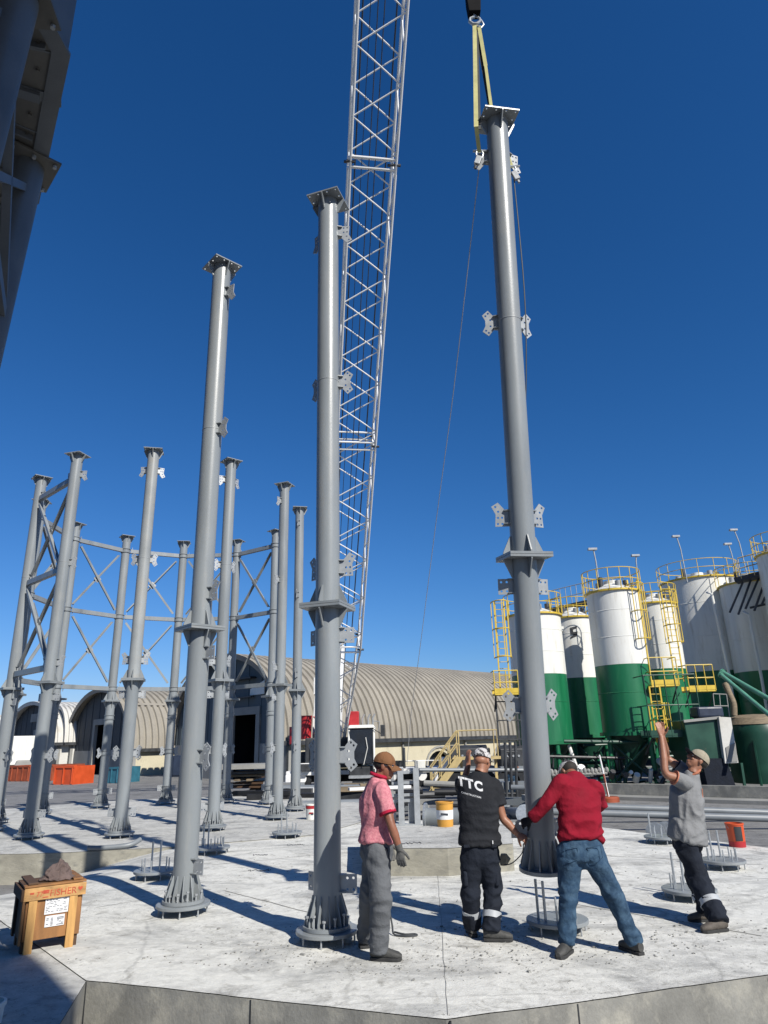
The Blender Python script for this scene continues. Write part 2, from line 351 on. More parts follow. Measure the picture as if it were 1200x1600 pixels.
# height field shared by the near slab and the slab with the crate
slab('concrete_slab', near_poly, hpad, mPad, mSide, step=.16, label='pale concrete foundation slab under the four men')
left_poly = [(-2.602, 6.62), (-2.32, 5.35), (-2.15, 3.2), (-4, 1.5), (-14, 1.5), (-14, 13.8), (-8.207, 13.0)]
def hleft(x, y): return hpad(x, y)-.008
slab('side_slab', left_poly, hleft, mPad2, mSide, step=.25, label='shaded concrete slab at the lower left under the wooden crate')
def hring(x, y): return noise.noise(V((x*.7, y*.7, 5)))*.010 + .006 + .004
ring_poly = [(-12.2, 14.0), (-7.4, 13.82), (-5.95, 13.86), (-4.0, 14.22), (-1.6, 15.4), (-.4, 18.2), (-.9, 22.5), (-2.6, 25.2), (-5.5, 26.6), (-9.5, 26.4), (-12.8, 23.5), (-13.4, 18)]
slab('ring_slab', ring_poly, hring, mPad2, mSideL, step=.4, label='raised concrete slab under the braced ring of columns at left')
def hblk(x, y): return .355 + noise.noise(V((x*.9, y*.9, 9)))*.008
slab('raised_slab', [(-.42, 10.85), (.78, 10.70), (1.75, 10.95), (2.1, 13.1), (1.9, 13.35), (-.55, 13.35)], hblk, mPad2, mSideL, zb=-.3, step=.2, label='low raised concrete block behind the man in pink')

# ------------------------------------------------------------------ steel columns
def plate_mesh(name, outline, holes, th, mat, hr=.013, n=8):
    """flat plate in local XZ, thickness along Y, with real bolt holes"""
    bm = bmesh.new(); loops = [outline]+[[(hx+hr*math.cos(-2*math.pi*k/n), hz+hr*math.sin(-2*math.pi*k/n)) for k in range(n)] for hx, hz in holes]
    ed = []
    for lp in loops:
        vv = [bm.verts.new((x, -th/2, z)) for x, z in lp]; ed += [bm.edges.new((vv[i], vv[(i+1) % len(vv)])) for i in range(len(vv))]
    r_ = bmesh.ops.triangle_fill(bm, use_beauty=True, use_dissolve=False, edges=ed)
    fs = [f for f in r_['geom'] if isinstance(f, bmesh.types.BMFace)]
    ex = bmesh.ops.extrude_face_region(bm, geom=fs)
    for v_ in ex['geom']:
        if isinstance(v_, bmesh.types.BMVert): v_.co.y += th
    bmesh.ops.recalc_face_normals(bm, faces=bm.faces[:])
    me = bpy.data.meshes.new(name); bm.to_mesh(me); bm.free(); me.materials.append(mat); return me
PR = .137
x0 = PR-.005
chev = [(x0, -.085), (x0+.05, -.085), (x0+.115, -.165), (x0+.185, -.105), (x0+.15, -.035), (x0+.15, .035), (x0+.185, .105), (x0+.115, .165), (x0+.05, .085), (x0, .085)]
chevh = [(x0+.115, -.125), (x0+.145, -.095), (x0+.115, .125), (x0+.145, .095), (x0+.09, -.04), (x0+.09, .04)]
armu = [(x0, -.10), (x0+.16, -.10), (x0+.15, .04), (x0+.195, .13), (x0+.12, .175), (x0+.04, .08), (x0, .08)]
armuh = [(x0+.15, .125), (x0+.12, .07), (x0+.08, -.07), (x0+.13, -.07), (x0+.08, 0), (x0+.125, 0)]
armd = [(a, -b) for a, b in armu][::-1]; armdh = [(a, -b) for a, b in armuh]
rect = [(x0, -.085), (x0+.165, -.085), (x0+.165, .085), (x0, .085)]; recth = [(x0+.07, -.05), (x0+.13, -.05), (x0+.07, .05), (x0+.13, .05)]
pm = {k: plate_mesh('bracket', o_, h_, .012, mPlate) for k, o_, h_ in (('chev', chev, chevh), ('up', armu, armuh), ('down', armd, armdh), ('rect', rect, recth))}
mb = MB()
for dz in (-.075, .075):
    mb.prism([(x0-.01, -.05, dz), (x0+.06, -.03, dz), (x0+.06, .03, dz), (x0-.01, .05, dz)], (0, 0, .012))
lugM = mesh_of('lug', mb, mSteel, smooth=False)
fin = mesh_of('fin', MB().prism([(.132, -.005, .152), (.222, -.005, .152), (.222, -.005, .185), (.148, -.005, .41), (.132, -.005, .41)], (0, .010, 0)), mSteel, smooth=False)
fins2 = mesh_of('gusset', MB().prism([(.132, -.007, 0), (.235, -.007, 0), (.235, -.007, .02), (.15, -.007, .20), (.132, -.007, .20)], (0, .014, 0)), mSteel, smooth=False)
fins2d = mesh_of('gusset', MB().prism([(.132, -.007, 0), (.132, -.007, -.20), (.15, -.007, -.20), (.235, -.007, -.02), (.235, -.007, 0)], (0, .014, 0)), mSteel, smooth=False)
studM = mesh_of('stud', MB().tube((0, 0, 0), (0, 0, .12), .009, n=8).lathe([(.019, .113), (.019, .130)], 6), mPlate)
capbolt = mesh_of('bolt', MB().tube((0, 0, -.03), (0, 0, .03), .013, n=6).lathe([(.023, -.028), (.023, -.012)], 6).lathe([(.023, .012), (.023, .028)], 6), mZinc)
def square_plate(name, hw, z, th, holes, mat):
    me = plate_mesh(name, [(-hw, -hw), (hw, -hw), (hw, hw), (-hw, hw)], holes, th, mat, .014)
    me.transform(Matrix.Rotation(R(90), 4, 'X')); me.transform(Matrix.Translation((0, 0, z))); return me
hp = [(i*.075, j*.19) for i in (-2, 0, 2) for j in (-1, 1)]
hp = [(-.19, -.19), (-.065, -.19), (.065, -.19), (.19, -.19), (-.19, .19), (-.065, .19), (.065, .19), (.19, .19), (-.19, -.065), (-.19, .065), (.19, -.065), (.19, .065)]
topM = square_plate('top_plate', .225, 8.93, .018, hp, mSteel)
spA = square_plate('splice_plate', .24, 3.285, .026, hp, mSteel); spB = square_plate('splice_plate', .24, 3.255, .026, hp, mSteel)
shaftU = mesh_of('upper_shaft', MB().tube((0, 0, 3.298), (0, 0, 8.917), PR, n=40), mSteel)
shaftL = mesh_of('lower_shaft', MB().tube((0, 0, .15), (0, 0, 3.242), PR, n=40), mSteel)
shaftUw = mesh_of('upper_shaft', MB().tube((0, 0, 3.298), (0, 0, 8.917), PR, n=40), mSteelW)
beadM = mesh_of('weld_bead', MB().lathe([(PR-.002, .150), (PR+.004, .153), (PR+.004, .158), (PR-.002, .162)], 40, close=False), mPlate)
basering = mesh_of('base_ring', MB().lathe([(.12, .118), (.238, .118), (.238, .152), (.12, .152)], 40), mSteel)
def ring_mesh(name, r0, r1, z0, z1, mat, n=40):
    return mesh_of(name, MB().lathe([(r0, z0), (r1, z0), (r1, z1), (r0, z1), (r0, z0)], n, close=False), mat)
bplate = mesh_of('base_plate', MB().lathe([(.001, .078), (.298, .078), (.305, .084), (.305, .110), (.298, .115), (.001, .115)], 48), mSteel)
LEV = ((.5, 'rect'), (1.7, 'chev'), (2.95, 'rect'), (3.72, 'up'), (6.1, 'chev'), (8.4, 'down'))
def column(label, group, brackets=True, base=True, weath=False, collars=False, half=75):
    t = thing('steel_column', label, 'column', group=group)
    inst('upper_shaft', shaftUw if weath else shaftU, t); inst('lower_shaft', shaftL, t); inst('top_plate', topM, t)
    inst('weld_bead', beadM, t, (0, 0, 0)); inst('weld_bead', beadM, t, (0, 0, 3.148)); inst('weld_bead', beadM, t, (0, 0, 5.95))
    inst('splice_plate', spA, t); inst('splice_plate', spB, t); inst('base_ring', basering, t)
    if base:
        b_ = inst('base_plate', bplate, t)
        for k in range(8): a = 2*math.pi*k/8+.2; inst('stud', studM, b_, (.27*math.cos(a), .27*math.sin(a), -.03))
        for k in range(12): a = 2*math.pi*(k+.5)/12; inst('anchor_bolt', studM, t, (.205*math.cos(a), .205*math.sin(a), .09+.02*(k % 3)))
    for k in range(12): inst('fin', fin, t, rz=2*math.pi*k/12)
    for k in range(4):
        a = math.pi/4*0+math.pi/2*k
        inst('gusset', fins2, t, (0, 0, 3.298), a); inst('gusset', fins2d, t, (0, 0, 3.242), a); inst('gusset', fins2d, t, (0, 0, 8.917), a)
    for hx, hy in hp[::2]: inst('bolt', capbolt, t, (hx, hy, 3.27))
    if brackets:
        for z, k in LEV:
            for s in (-1, 1):
                az = R(90+s*half); b_ = inst('bracket', pm[k], t, (0, 0, z), az); inst('lug', lugM, b_)
    if collars:
        for z in (.5, 1.65, 2.75, 3.66, 6.06, 8.4):
            c_ = inst('collar', collarM, t, (0, 0, z))
        for s in (-1, 1):
            for z, k in ((1.65, 'chev'), (.5, 'rect')): inst('bracket', pm[k], t, (0, 0, z), R(90+s*half))
    return t
mb = MB()
for dz in (-.07, .055): mb.lathe([(PR-.005, dz), (PR+.028, dz), (PR+.028, dz+.018), (PR-.005, dz+.018), (PR-.005, dz)], 28, close=False)
mb.lathe([(PR-.005, -.045), (PR+.008, -.045), (PR+.008, .045), (PR-.005, .045)], 28, close=False)
collarM = mesh_of('collar', mb, mSteel)
NC = V((.75, 11.75, 0)); RC = V((-6.75, 19.85, 0))
def put(t, x, y, c, z=0, extra=0):
    t.location = (x, y, z); d = V((c.x-x, c.y-y, 0)); t.rotation_euler.z = math.atan2(d.y, d.x)-math.pi/2+extra; return t
NG = 'unbraced columns of the near ring'; LG = 'columns of the far ring'
proto = column('grey tubular steel column beside the man in the pink shirt, his shadow falling on it', NG)
put(proto, -.66, 7.56, NC)
def again(src, label, group, x, y, c, z=0, extra=0):
    t = copy_tree(src); t['label'] = label; t['group'] = group; return put(t, x, y, c, z, extra)
again(proto, 'tall grey steel column standing just right of the wooden crate', NG, -2.44, 8.86, NC)
again(proto, 'grey column at far left whose lower half lies in shadow, braced to the leftmost column', LG, -7.80, 15.95, RC)
wp = column('rust-tinted pale column with paired brackets, second free column from the left edge', LG, weath=True); put(wp, -5.80, 15.80, RC)
again(proto, 'slender grey column directly behind and right of the tall column by the crate', LG, -4.02, 16.62, RC)
again(proto, 'grey column left of the crane boom, taller of the close pair behind the timber pile', LG, -2.87, 18.45, RC)
again(proto, 'thin grey column nearest the crane boom, right one of the close pair', LG, -2.70, 20.6, RC)
again(proto, 'leftmost grey column, its foot cut off by the photo edge', LG, -9.45, 17.45, RC)
cp = column('far grey column with collars standing behind the orange container', LG, brackets=False, collars=True); put(cp, -9.2, 23.2, RC)
again(cp, 'far grey column with collars standing beside the blue box on a post', LG, -7.42, 24.1, RC)
again(cp, 'far grey column with collars half hidden behind the big barn doorway', LG, -5.45, 24.1, RC)
again(cp, 'far grey column with collars at the right end of the braced bays', LG, -3.85, 23.0, RC)
again(cp, 'far grey column with collars seen right behind the shaded column at left', LG, -10.3, 21.6, RC)
again(cp, 'dark shaded column tight behind the leftmost column', LG, -10.35, 19.3, RC)

for ch_ in proto.children:      # the brackets of this column point at its real neighbours
    if ch_.name.startswith('bracket'): ch_.rotation_euler.z += R(-12) if math.degrees(ch_.rotation_euler.z) > 90 else 0
# column being lowered by the crane
CB = W(849, 1360, 7.55); dd = ray(776, 190)
aa = dd.dot(dd); bb = 2*dd.dot(EYE-CB); cc = (EYE-CB).dot(EYE-CB)-8.81**2
tt = (-bb+math.sqrt(bb*bb-4*aa*cc))/2/aa; CT = EYE+dd*tt
hang = column('grey steel column hanging from yellow slings just above the slab, held by the men', NG, base=False)
ax = (CT-CB).normalized(); q0 = V((0, 0, 1)).rotation_difference(ax)
inw = math.atan2(NC.y-CB.y, NC.x-CB.x)-math.pi/2
hang.rotation_mode = 'QUATERNION'; hang.rotation_quaternion = q0 @ Quaternion((0, 0, 1), inw)
hang.location = CB - ax*.118
hang_m = Matrix.Translation(hang.location) @ hang.rotation_quaternion.to_matrix().to_4x4()
# anchor plates with bolts left free
boltS = mesh_of('anchor_bolt', MB().tube((0, 0, 0), (0, 0, .15), .010, n=8), mZinc); boltT = mesh_of('anchor_bolt', MB().tube((0, 0, 0), (0, 0, .36), .014, n=8), mZinc)
def anchor(x, y, label, rz=0, tall=(2, 3)):
    t = thing('anchor_plate', label, 'anchor plate', (x, y, hpad(x, y)), 'anchor plates waiting for columns', rz)
    inst('plate', bplate, t)
    for k in range(8): a = 2*math.pi*k/8; inst('levelling_stud', studM, t, (.27*math.cos(a+.3), .27*math.sin(a+.3), -.03))
    for k in range(10):
        a = 2*math.pi*k/10; inst('anchor_bolt', boltT if k in tall else boltS, t, (.19*math.cos(a), .19*math.sin(a), .11))
    return t
for a in ((-3.5, 11.1, 'empty anchor plate with bolts behind and left of the column by the crate', .3), (-3.2, 13.3, 'anchor plate partly hidden behind the column nearest the crate', 1),
          (-2.15, 15.2, 'small pale anchor plate with two tall rods in the middle distance', .5), (1.62, 7.72, 'anchor plate below the hanging column between two men', 2),
          (3.45, 8.95, 'anchor plate beside the legs of the man looking up', .2), (4.68, 10.75, 'anchor plate with tall rods below the red bucket', 0), (4.75, 13.2, 'anchor plate left of the man looking up, in front of flanged pipe ends', 1.2)): anchor(*a)

# ring beams and cross braces
def chan(mb, p, q, w_=.10, h_=.13):
    p, q = V(p), V(q); x, y, a = frame(q-p)
    o = x*(w_/2); t_ = .014
    mb.bar(p-o, q-o, t_, h_); mb.bar(p+y*(h_/2-t_/2)+x*t_/2, q+y*(h_/2-t_/2)+x*t_/2, w_-t_, t_); mb.bar(p-y*(h_/2-t_/2)+x*t_/2, q-y*(h_/2-t_/2)+x*t_/2, w_-t_, t_)
def bay(a, b, levels, name, xs=True, group='cross braces of the far ring'):
    a = V((*a, 0)); b = V((*b, 0)); d = (b-a).normalized(); a2 = a+d*.16; b2 = b-d*.16
    for i, z in enumerate(levels):
        mb = MB(); chan(mb, a2+V((0, 0, z)), b2+V((0, 0, z)))
        t = thing('ring_beam', f"{['top','middle','lower'][i]} horizontal ring beam {name}", 'beam', (a+b)/2+V((0, 0, z)), 'horizontal beams of the far ring')
        make('channel', mb, mSteel, t, smooth=False)
        mb = MB(); mb.box(a2+d*.06+V((0, 0, z)), (.012, .02, .3), Matrix.Rotation(math.atan2(d.y, d.x), 3, 'Z')); make('end_plate', mb, mPlate, t, smooth=False)
    if xs:
        for i in range(len(levels)-1):
            z1, z0 = levels[i]-.12, levels[i+1]+.12; mid = (a+b)/2+V((0, 0, (z0+z1)/2))
            t = thing('cross_brace', f"{['upper','lower'][i]} X-shaped cross brace {name}", 'brace', mid, group)
            nrm = V((-d.y, d.x, 0))
            e1, e2, e3, e4 = a2+V((0, 0, z0)), b2+V((0, 0, z1)), a2+V((0, 0, z1)), b2+V((0, 0, z0))
            for s_, (p, q) in ((1, (e1, e2)), (-1, (e3, e4))):
                mb = MB(); u = (q-p).normalized(); p2, q2 = p+u*.1+nrm*.02*s_, q-u*.1+nrm*.02*s_
                mb.bar(p2, q2, .016, .085, nrm); mb.bar(p2+nrm*.04*s_, q2+nrm*.04*s_, .07, .016, nrm)
                make('diagonal', mb, mSteel, t, smooth=False)
            mb = MB(); mb.box(mid, (.20, .016, .20), Matrix.Rotation(math.atan2(d.y, d.x), 3, 'Z') @ Matrix.Rotation(R(45), 3, 'Y')); make('gusset_plate', mb, mPlate, t, smooth=False)
L3 = (8.4, 6.06, 3.66)
bay((-9.2, 23.2), (-7.42, 24.1), L3, 'right of the column behind the orange container')
bay((-7.42, 24.1), (-5.45, 24.1), L3, 'behind the tall column by the crate')
bay((-5.45, 24.1), (-3.85, 23.0), L3, 'in front of the big barn gable')
bay((-10.3, 21.6), (-9.2, 23.2), L3, 'just right of the shaded column at left')
bay((-10.35, 19.3), (-10.3, 21.6), L3, 'seen steeply behind the leftmost bay')
bay((-9.45, 17.45), (-7.80, 15.95), (8.3, 5.95, 3.62), 'between the two leftmost near columns')

# ------------------------------------------------------------------ completed silo towers (top left corner; one behind the viewer)
bigbolt = mesh_of('bolt', MB().lathe([(.036, -.006), (.036, 0)], 12).lathe([(.023, -.035), (.023, -.006)], 6), mBrownSteel, smooth=False)
def tower(cx, cy, R_, z0, ztop, label, legs, rot0=0, lean=-.04, detail=True, ns=64):
    ga = rot0+R(8.6); A0 = dict(a0=ga, a1=ga+2*math.pi)
    def pf(a):      # flat-sided girder: radius factor at angle a
        if ns > 20: return 1
        h_ = math.pi/ns; return math.cos(h_)/math.cos(((a-ga) % (2*h_))-h_)
    t = thing('silo_tower', label, 'silo tower', (cx, cy, 0)); c = V((cx, cy, 0))
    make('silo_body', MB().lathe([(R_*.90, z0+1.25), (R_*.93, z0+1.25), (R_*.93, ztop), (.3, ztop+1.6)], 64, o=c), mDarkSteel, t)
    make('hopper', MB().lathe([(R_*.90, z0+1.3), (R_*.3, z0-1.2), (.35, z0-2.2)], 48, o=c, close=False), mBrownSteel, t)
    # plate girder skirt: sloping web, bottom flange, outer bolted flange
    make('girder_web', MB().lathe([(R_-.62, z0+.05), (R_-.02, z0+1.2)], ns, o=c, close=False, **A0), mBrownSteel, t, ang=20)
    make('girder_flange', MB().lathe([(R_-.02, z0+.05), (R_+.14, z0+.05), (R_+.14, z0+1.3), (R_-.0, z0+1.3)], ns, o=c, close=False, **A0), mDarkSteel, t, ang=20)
    make('bottom_flange', MB().lathe([(R_-.70, z0), (R_+.16, z0), (R_+.16, z0+.04), (R_-.70, z0+.04)], 64, o=c), mDarkSteel, t) if False else None
    for k in range(legs):
        a = rot0+2*math.pi*k/legs; u = V((math.cos(a), math.sin(a), 0)); tv = V((-u.y, u.x, 0))
        p = c+u*(R_-.18)
        make('leg', MB().tube(p+V((0, 0, -.5))+u*lean*9-tv*.0, p+V((0, 0, z0-.03)), .19, n=28), mDarkSteel, t)
        if detail:
            mb = MB(); mb.box(p+V((0, 0, z0-.01)), (.62, .62, .03), Matrix.Rotation(a, 3, 'Z')); hp_ = make('head_plate', mb, mBrownSteel, t, smooth=False)
            for i in (-1, 0, 1):
                for j in (-1, 1):
                    q = p+u*(.25*i)+tv*(.25*j)+V((0, 0, z0-.035)); make('bolt', MB().lathe([(.026, -.04), (.026, 0)], 6, o=q), mPlate, hp_)
            # stiffener ribs between legs and bracing
            for f_ in (0, .25, .5, .75):
                a2 = a+2*math.pi/legs*f_; u2 = V((math.cos(a2), math.sin(a2), 0)); t2 = V((-u2.y, u2.x, 0))
                mb = MB(); mb.prism([c+u2*(R_*pf(a2)-.60)+V((0, 0, z0+.02))-t2*.01, c+u2*(R_*pf(a2)+.10)+V((0, 0, z0+.02))-t2*.01, c+u2*(R_*pf(a2)+.10)+V((0, 0, z0+1.2))-t2*.01], t2*.02)
                if f_ == 0.5: mb.box(c+u2*(R_*pf(a2)-.22)+V((0, 0, z0+.02)), (.78, .14, .03), Matrix.Rotation(a2, 3, 'Z'))
                make('stiffener', mb, mDarkSteel, t, smooth=False)
            for i in range(7):
                a3 = a+2*math.pi/legs*(i+.5)/7; u3 = V((math.cos(a3), math.sin(a3), 0))
                inst('bolt', bigbolt, t, c+u3*(R_*pf(a3)-.12)+V((0, 0, z0+.03))-t.location)
                if i in (1, 3, 5):
                    mb = MB(); q0_, q1_ = c+u3*(R_*pf(a3)-.93)+V((0, 0, z0+.0)), c+u3*(R_*pf(a3)-.05)+V((0, 0, z0+.0)); mb.bar(q0_, q1_, .025 if i != 3 else .12, .10); make('soffit_rib', mb, mDarkSteel, t, smooth=False)
            nxt = c+V((math.cos(a+2*math.pi/legs), math.sin(a+2*math.pi/legs), 0))*(R_-.18)
            for zz, z2 in ((z0-2.2, z0-.35), (z0-.35, z0-2.2)):
                make('brace', MB().bar(p+V((0, 0, zz)), nxt+V((0, 0, z2)), .09, .09), mDarkSteel, t, smooth=False)
            make('tie_beam', MB().bar(p+V((0, 0, z0-2.3)), nxt+V((0, 0, z0-2.3)), .12, .14), mDarkSteel, t, smooth=False)
    make('soffit_plate', MB().lathe([(R_-.95, z0+.03), (R_-.015, z0+.03), (R_-.015, z0+.05), (R_-.95, z0+.05)], ns, o=c, close=False, **A0), mBrownSteel, t)
    make('bottom_ring', MB().lathe([(R_-.02, z0-.0), (R_+.17, z0-.0), (R_+.17, z0+.04), (R_-.02, z0+.04), (R_-.02, z0)], ns, o=c, close=False, **A0), mDarkSteel, t)
    return t
tcx, tcy, tR = -7.22, 4.35, 3.90
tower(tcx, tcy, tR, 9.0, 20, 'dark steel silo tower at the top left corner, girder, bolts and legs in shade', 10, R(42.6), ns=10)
tower(1.5, -5.75, 4.0, 9.0, 30, 'tall steel silo tower standing behind the viewer, casting the shade at lower left', 12, .2, detail=False)

# ------------------------------------------------------------------ barns
YZ = -.5
BD = V((.716, .698, 0)); GDn = V((-.698, .716, 0))     # roof direction, gable direction (right corner -> left corner)
def barn(name, label, E, Wd, rise, eave, L, mroof, mgab, over=.7, pitch=.56, door=None, wall=mCream, low_wall=True, arches=(), seg=22, band=None):
    E = V((E[0], E[1], YZ)); t = thing(name, label, 'barn', E); c = E+GDn*(Wd/2)
    hz = eave-YZ
    def arc(u, grow=0.0): # u 0..pi from right eave to left eave
        return GDn*(-(Wd/2+grow)*math.cos(u)) + V((0, 0, (rise+grow)*max(0, math.sin(u))**.92))
    # corrugated shell: waves run over the arch, joined as one skin
    prf = ((0, .06), (.28, .08), (.56, .06), (.66, -.08), (.90, -.08))
    mb = MB(); n = int((L+over)/pitch)*5; P = []
    for i in range(n+1):
        s = -over+(i//5+prf[i % 5][0])*pitch; g = prf[i % 5][1]
        for j in range(seg+1): P.append(c+BD*s+V((0, 0, hz))+arc(math.pi*j/seg, .14+g))
    F = [(i*(seg+1)+j, (i+1)*(seg+1)+j, (i+1)*(seg+1)+j+1, i*(seg+1)+j+1) for i in range(n) for j in range(seg)]
    mb.add(P, F); make('roof', mb, mroof, t, ang=25)
    mb = MB(); 
    P = [c+BD*(-over+.02*k)+V((0, 0, hz))+arc(math.pi*j/seg, .17 if k < 2 else -.16) for k in (0, 1, 2, 3) for j in range(seg+1)]
    m1 = seg+1
    mb.add(P, [(0*m1+j, 0*m1+j+1, 3*m1+j+1, 3*m1+j) for j in range(seg)]+[(m1+j, 0+j, 0+j+1, m1+j+1) for j in range(seg)])
    make('verge_trim', mb, mroof, t)
    # gable of vertical sheets
    gp = c+V((0, 0, hz)); ns = 26
    for k in range(ns):
        u0, u1 = math.pi*k/ns, math.pi*(k+1)/ns
        x0_, x1_ = -(Wd/2)*math.cos(u0), -(Wd/2)*math.cos(u1)
        dx0, dx1 = (door[0]-.05, door[1]+.05) if door else (99, 99)
        z0a = 0
        if door and x1_ > dx0 and x0_ < dx1: z0a = max(0, door[2]-hz)
        za, zb_ = rise*max(0, math.sin(u0))**.92, rise*max(0, math.sin(u1))**.92
        if max(za, zb_) < z0a+.05: continue
        mb = MB(); off = BD*(.03 if k % 2 else .0)
        mb.prism([gp+GDn*x0_+V((0, 0, z0a))+off, gp+GDn*x1_+V((0, 0, z0a))+off, gp+GDn*x1_+V((0, 0, max(zb_, z0a)))+off, gp+GDn*x0_+V((0, 0, max(za, z0a)))+off], BD*.06)
        make('gable_sheet', mb, mgab, t, smooth=False)
    # base walls
    def gwall(a, b, z0_, z1_):
        if b-a > .05: 
            mb = MB(); mb.prism([c+GDn*a+V((0, 0, z0_)), c+GDn*b+V((0, 0, z0_)), c+GDn*b+V((0, 0, z1_)), c+GDn*a+V((0, 0, z1_))], BD*.25); make('gable_wall', mb, mConcW, t, smooth=False)
    if door:
        gwall(-Wd/2, door[0], 0, hz); gwall(door[1], Wd/2, 0, hz)
        a, b, h_ = door
        fr = MB()
        for q in (a, b): fr.prism([c+GDn*(q-.22)-BD*.08, c+GDn*(q+.22)-BD*.08, c+GDn*(q+.22)-BD*.08+V((0, 0, h_)), c+GDn*(q-.22)-BD*.08+V((0, 0, h_))], BD*.3)
        fr.prism([c+GDn*(a-.22)-BD*.085+V((0, 0, h_+.003)), c+GDn*(b+.22)-BD*.085+V((0, 0, h_+.003)), c+GDn*(b+.22)-BD*.085+V((0, 0, h_+.5)), c+GDn*(a-.22)-BD*.085+V((0, 0, h_+.5))], BD*.32)
        make('door_frame', fr, mConcW, t, smooth=False)
        bx = MB(); p = c+BD*.2
        bx.prism([p+GDn*(a-.3)+BD*7, p+GDn*(b+.3)+BD*7, p+GDn*(b+.3)+BD*7+V((0, 0, h_+.4)), p+GDn*(a-.3)+BD*7+V((0, 0, h_+.4))], BD*.1)
        for q in (a-.32, b+.3): bx.prism([p+GDn*q, p+GDn*q+BD*7, p+GDn*q+BD*7+V((0, 0, h_+.4)), p+GDn*q+V((0, 0, h_+.4))], GDn*.05)
        bx.prism([p+GDn*(a-.3)+V((0, 0, h_+.1)), p+GDn*(b+.3)+V((0, 0, h_+.1)), p+GDn*(b+.3)+BD*7+V((0, 0, h_+.1)), p+GDn*(a-.3)+BD*7+V((0, 0, h_+.1))], V((0, 0, .06)))
        make('dark_interior', bx, mBlack, t, smooth=False)
    else: gwall(-Wd/2, Wd/2, 0, hz)
    # long side wall, with arched openings built in pieces
    sgn = GDn*-1; q = c+sgn*(Wd/2-.02)
    xs = [0]; 
    for a_, wd_ in arches: xs += [a_-wd_/2, a_+wd_/2]
    xs += [L]
    for k in range(0, len(xs)-1, 2):
        mb = MB(); mb.prism([q+BD*xs[k], q+BD*xs[k+1], q+BD*xs[k+1]+V((0, 0, hz)), q+BD*xs[k]+V((0, 0, hz))], GDn*.3); make('side_wall', mb, wall, t, smooth=False)
    for a_, wd_ in arches:
        hh = .62*hz; rr = wd_/2; N = 10
        pts = [q+BD*(a_+rr)+V((0, 0, hz)), q+BD*(a_-rr)+V((0, 0, hz))]+[q+BD*(a_-rr*math.cos(math.pi*i/N))+V((0, 0, hh-rr*.8+rr*.8*math.sin(math.pi*i/N))) for i in range(N+1)]
        mb = MB(); mb.prism(pts, GDn*.3); make('arch_head', mb, wall, t, smooth=False)
        mb = MB(); mb.prism([q+BD*(a_-rr)+GDn*.6, q+BD*(a_+rr)+GDn*.6, q+BD*(a_+rr)+GDn*.6+V((0, 0, hh)), q+BD*(a_-rr)+GDn*.6+V((0, 0, hh))], GDn*.05); make('arch_recess', mb, mBlack, t, smooth=False)
        mb = MB(); mb.path([q-GDn*.04+BD*(a_-(rr+.25)*math.cos(math.pi*i/N))+V((0, 0, hh-rr*.8+(rr*.8+.3)*math.sin(math.pi*i/N))) for i in range(N+1)], .09, 4); make('arch_moulding', mb, mConcW, t)
    mb = MB(); g0 = q-GDn*.25+V((0, 0, hz-.02)); mb.bar(g0-BD*over, g0+BD*L, .34, .26); make('gutter', mb, mDark, t, smooth=False)
    for k in range(int(L/7)):
        p_ = q-GDn*.12+BD*(3+7*k); make('downpipe', MB().tube(p_+V((0, 0, hz-.1)), p_, .07, n=8), mConcW, t)
    if band: 
        mb = MB(); P = []
        for i in range(int(L/pitch)*2+1):
            s = -over+pitch*.5*i
            for j in (5, 5.35): P.append(c+BD*s+V((0, 0, hz))+arc(math.pi*j/seg, .22))
        mb.add(P, [(2*i, 2*i+2, 2*i+3, 2*i+1) for i in range(int(L/pitch)*2)]); make('roof_overlap', mb, mroof, t)
    return t
b1 = barn('barn', 'large barn with ribbed vaulted beige roof, blue-grey gable and open black doorway', (-6.3, 44.6), 14.7, 5.95, 1.78, 62, mRoof, mGable, door=(-3.9, -.5, 4.15), arches=((14, 2.6), (22, 2.6), (32, 2.6), (40, 2.6)))
b1c = V((-6.3, 44.6, YZ))+GDn*7.35
make('sign_board', MB().prism([b1c-BD*.08+GDn*(-4.6)+V((0, 0, 5.4)), b1c-BD*.08+GDn*(-2.9)+V((0, 0, 5.4)), b1c-BD*.08+GDn*(-2.9)+V((0, 0, 5.8)), b1c-BD*.08+GDn*(-4.6)+V((0, 0, 6.3))], BD*.05), mWhite, b1, smooth=False)
make('canopy', MB().bar(b1c-BD*.25+GDn*(-3.5)+V((0, 0, 6.55)), b1c-BD*.25+GDn*(.4)+V((0, 0, 6.55)), .5, .12), mDark, b1, smooth=False)
make('canopy', MB().bar(b1c-BD*.25+GDn*(-3.5)+V((0, 0, 5.3)), b1c-BD*.25+GDn*(.4)+V((0, 0, 5.3)), .3, .1), mDark, b1, smooth=False)
make('mast', MB().tube(b1c+V((0, 0, 7.9)), b1c+V((0, 0, 10.2)), .035, n=6), mPlate, b1)
b2 = barn('barn', 'middle barn with dark arched gable behind the orange container, ribbed roof in two tiers', (-21.0, 58.7), 13.8, 5.15, 1.5, 44, mRoof, mGableD, door=(-1.4, 1.6, 4.2), band=True, arches=())
b3 = barn('barn', 'left barn with dark arched gable, pale sign and bright white ribbed roof', (-31.2, 67.2), 14.6, 4.0, 2.2, 40, mRoofW, mGableD, door=(-4.2, -.4, 3.6), wall=mRoofW)
b3c = V((-31.2, 67.2, YZ))+GDn*7.3
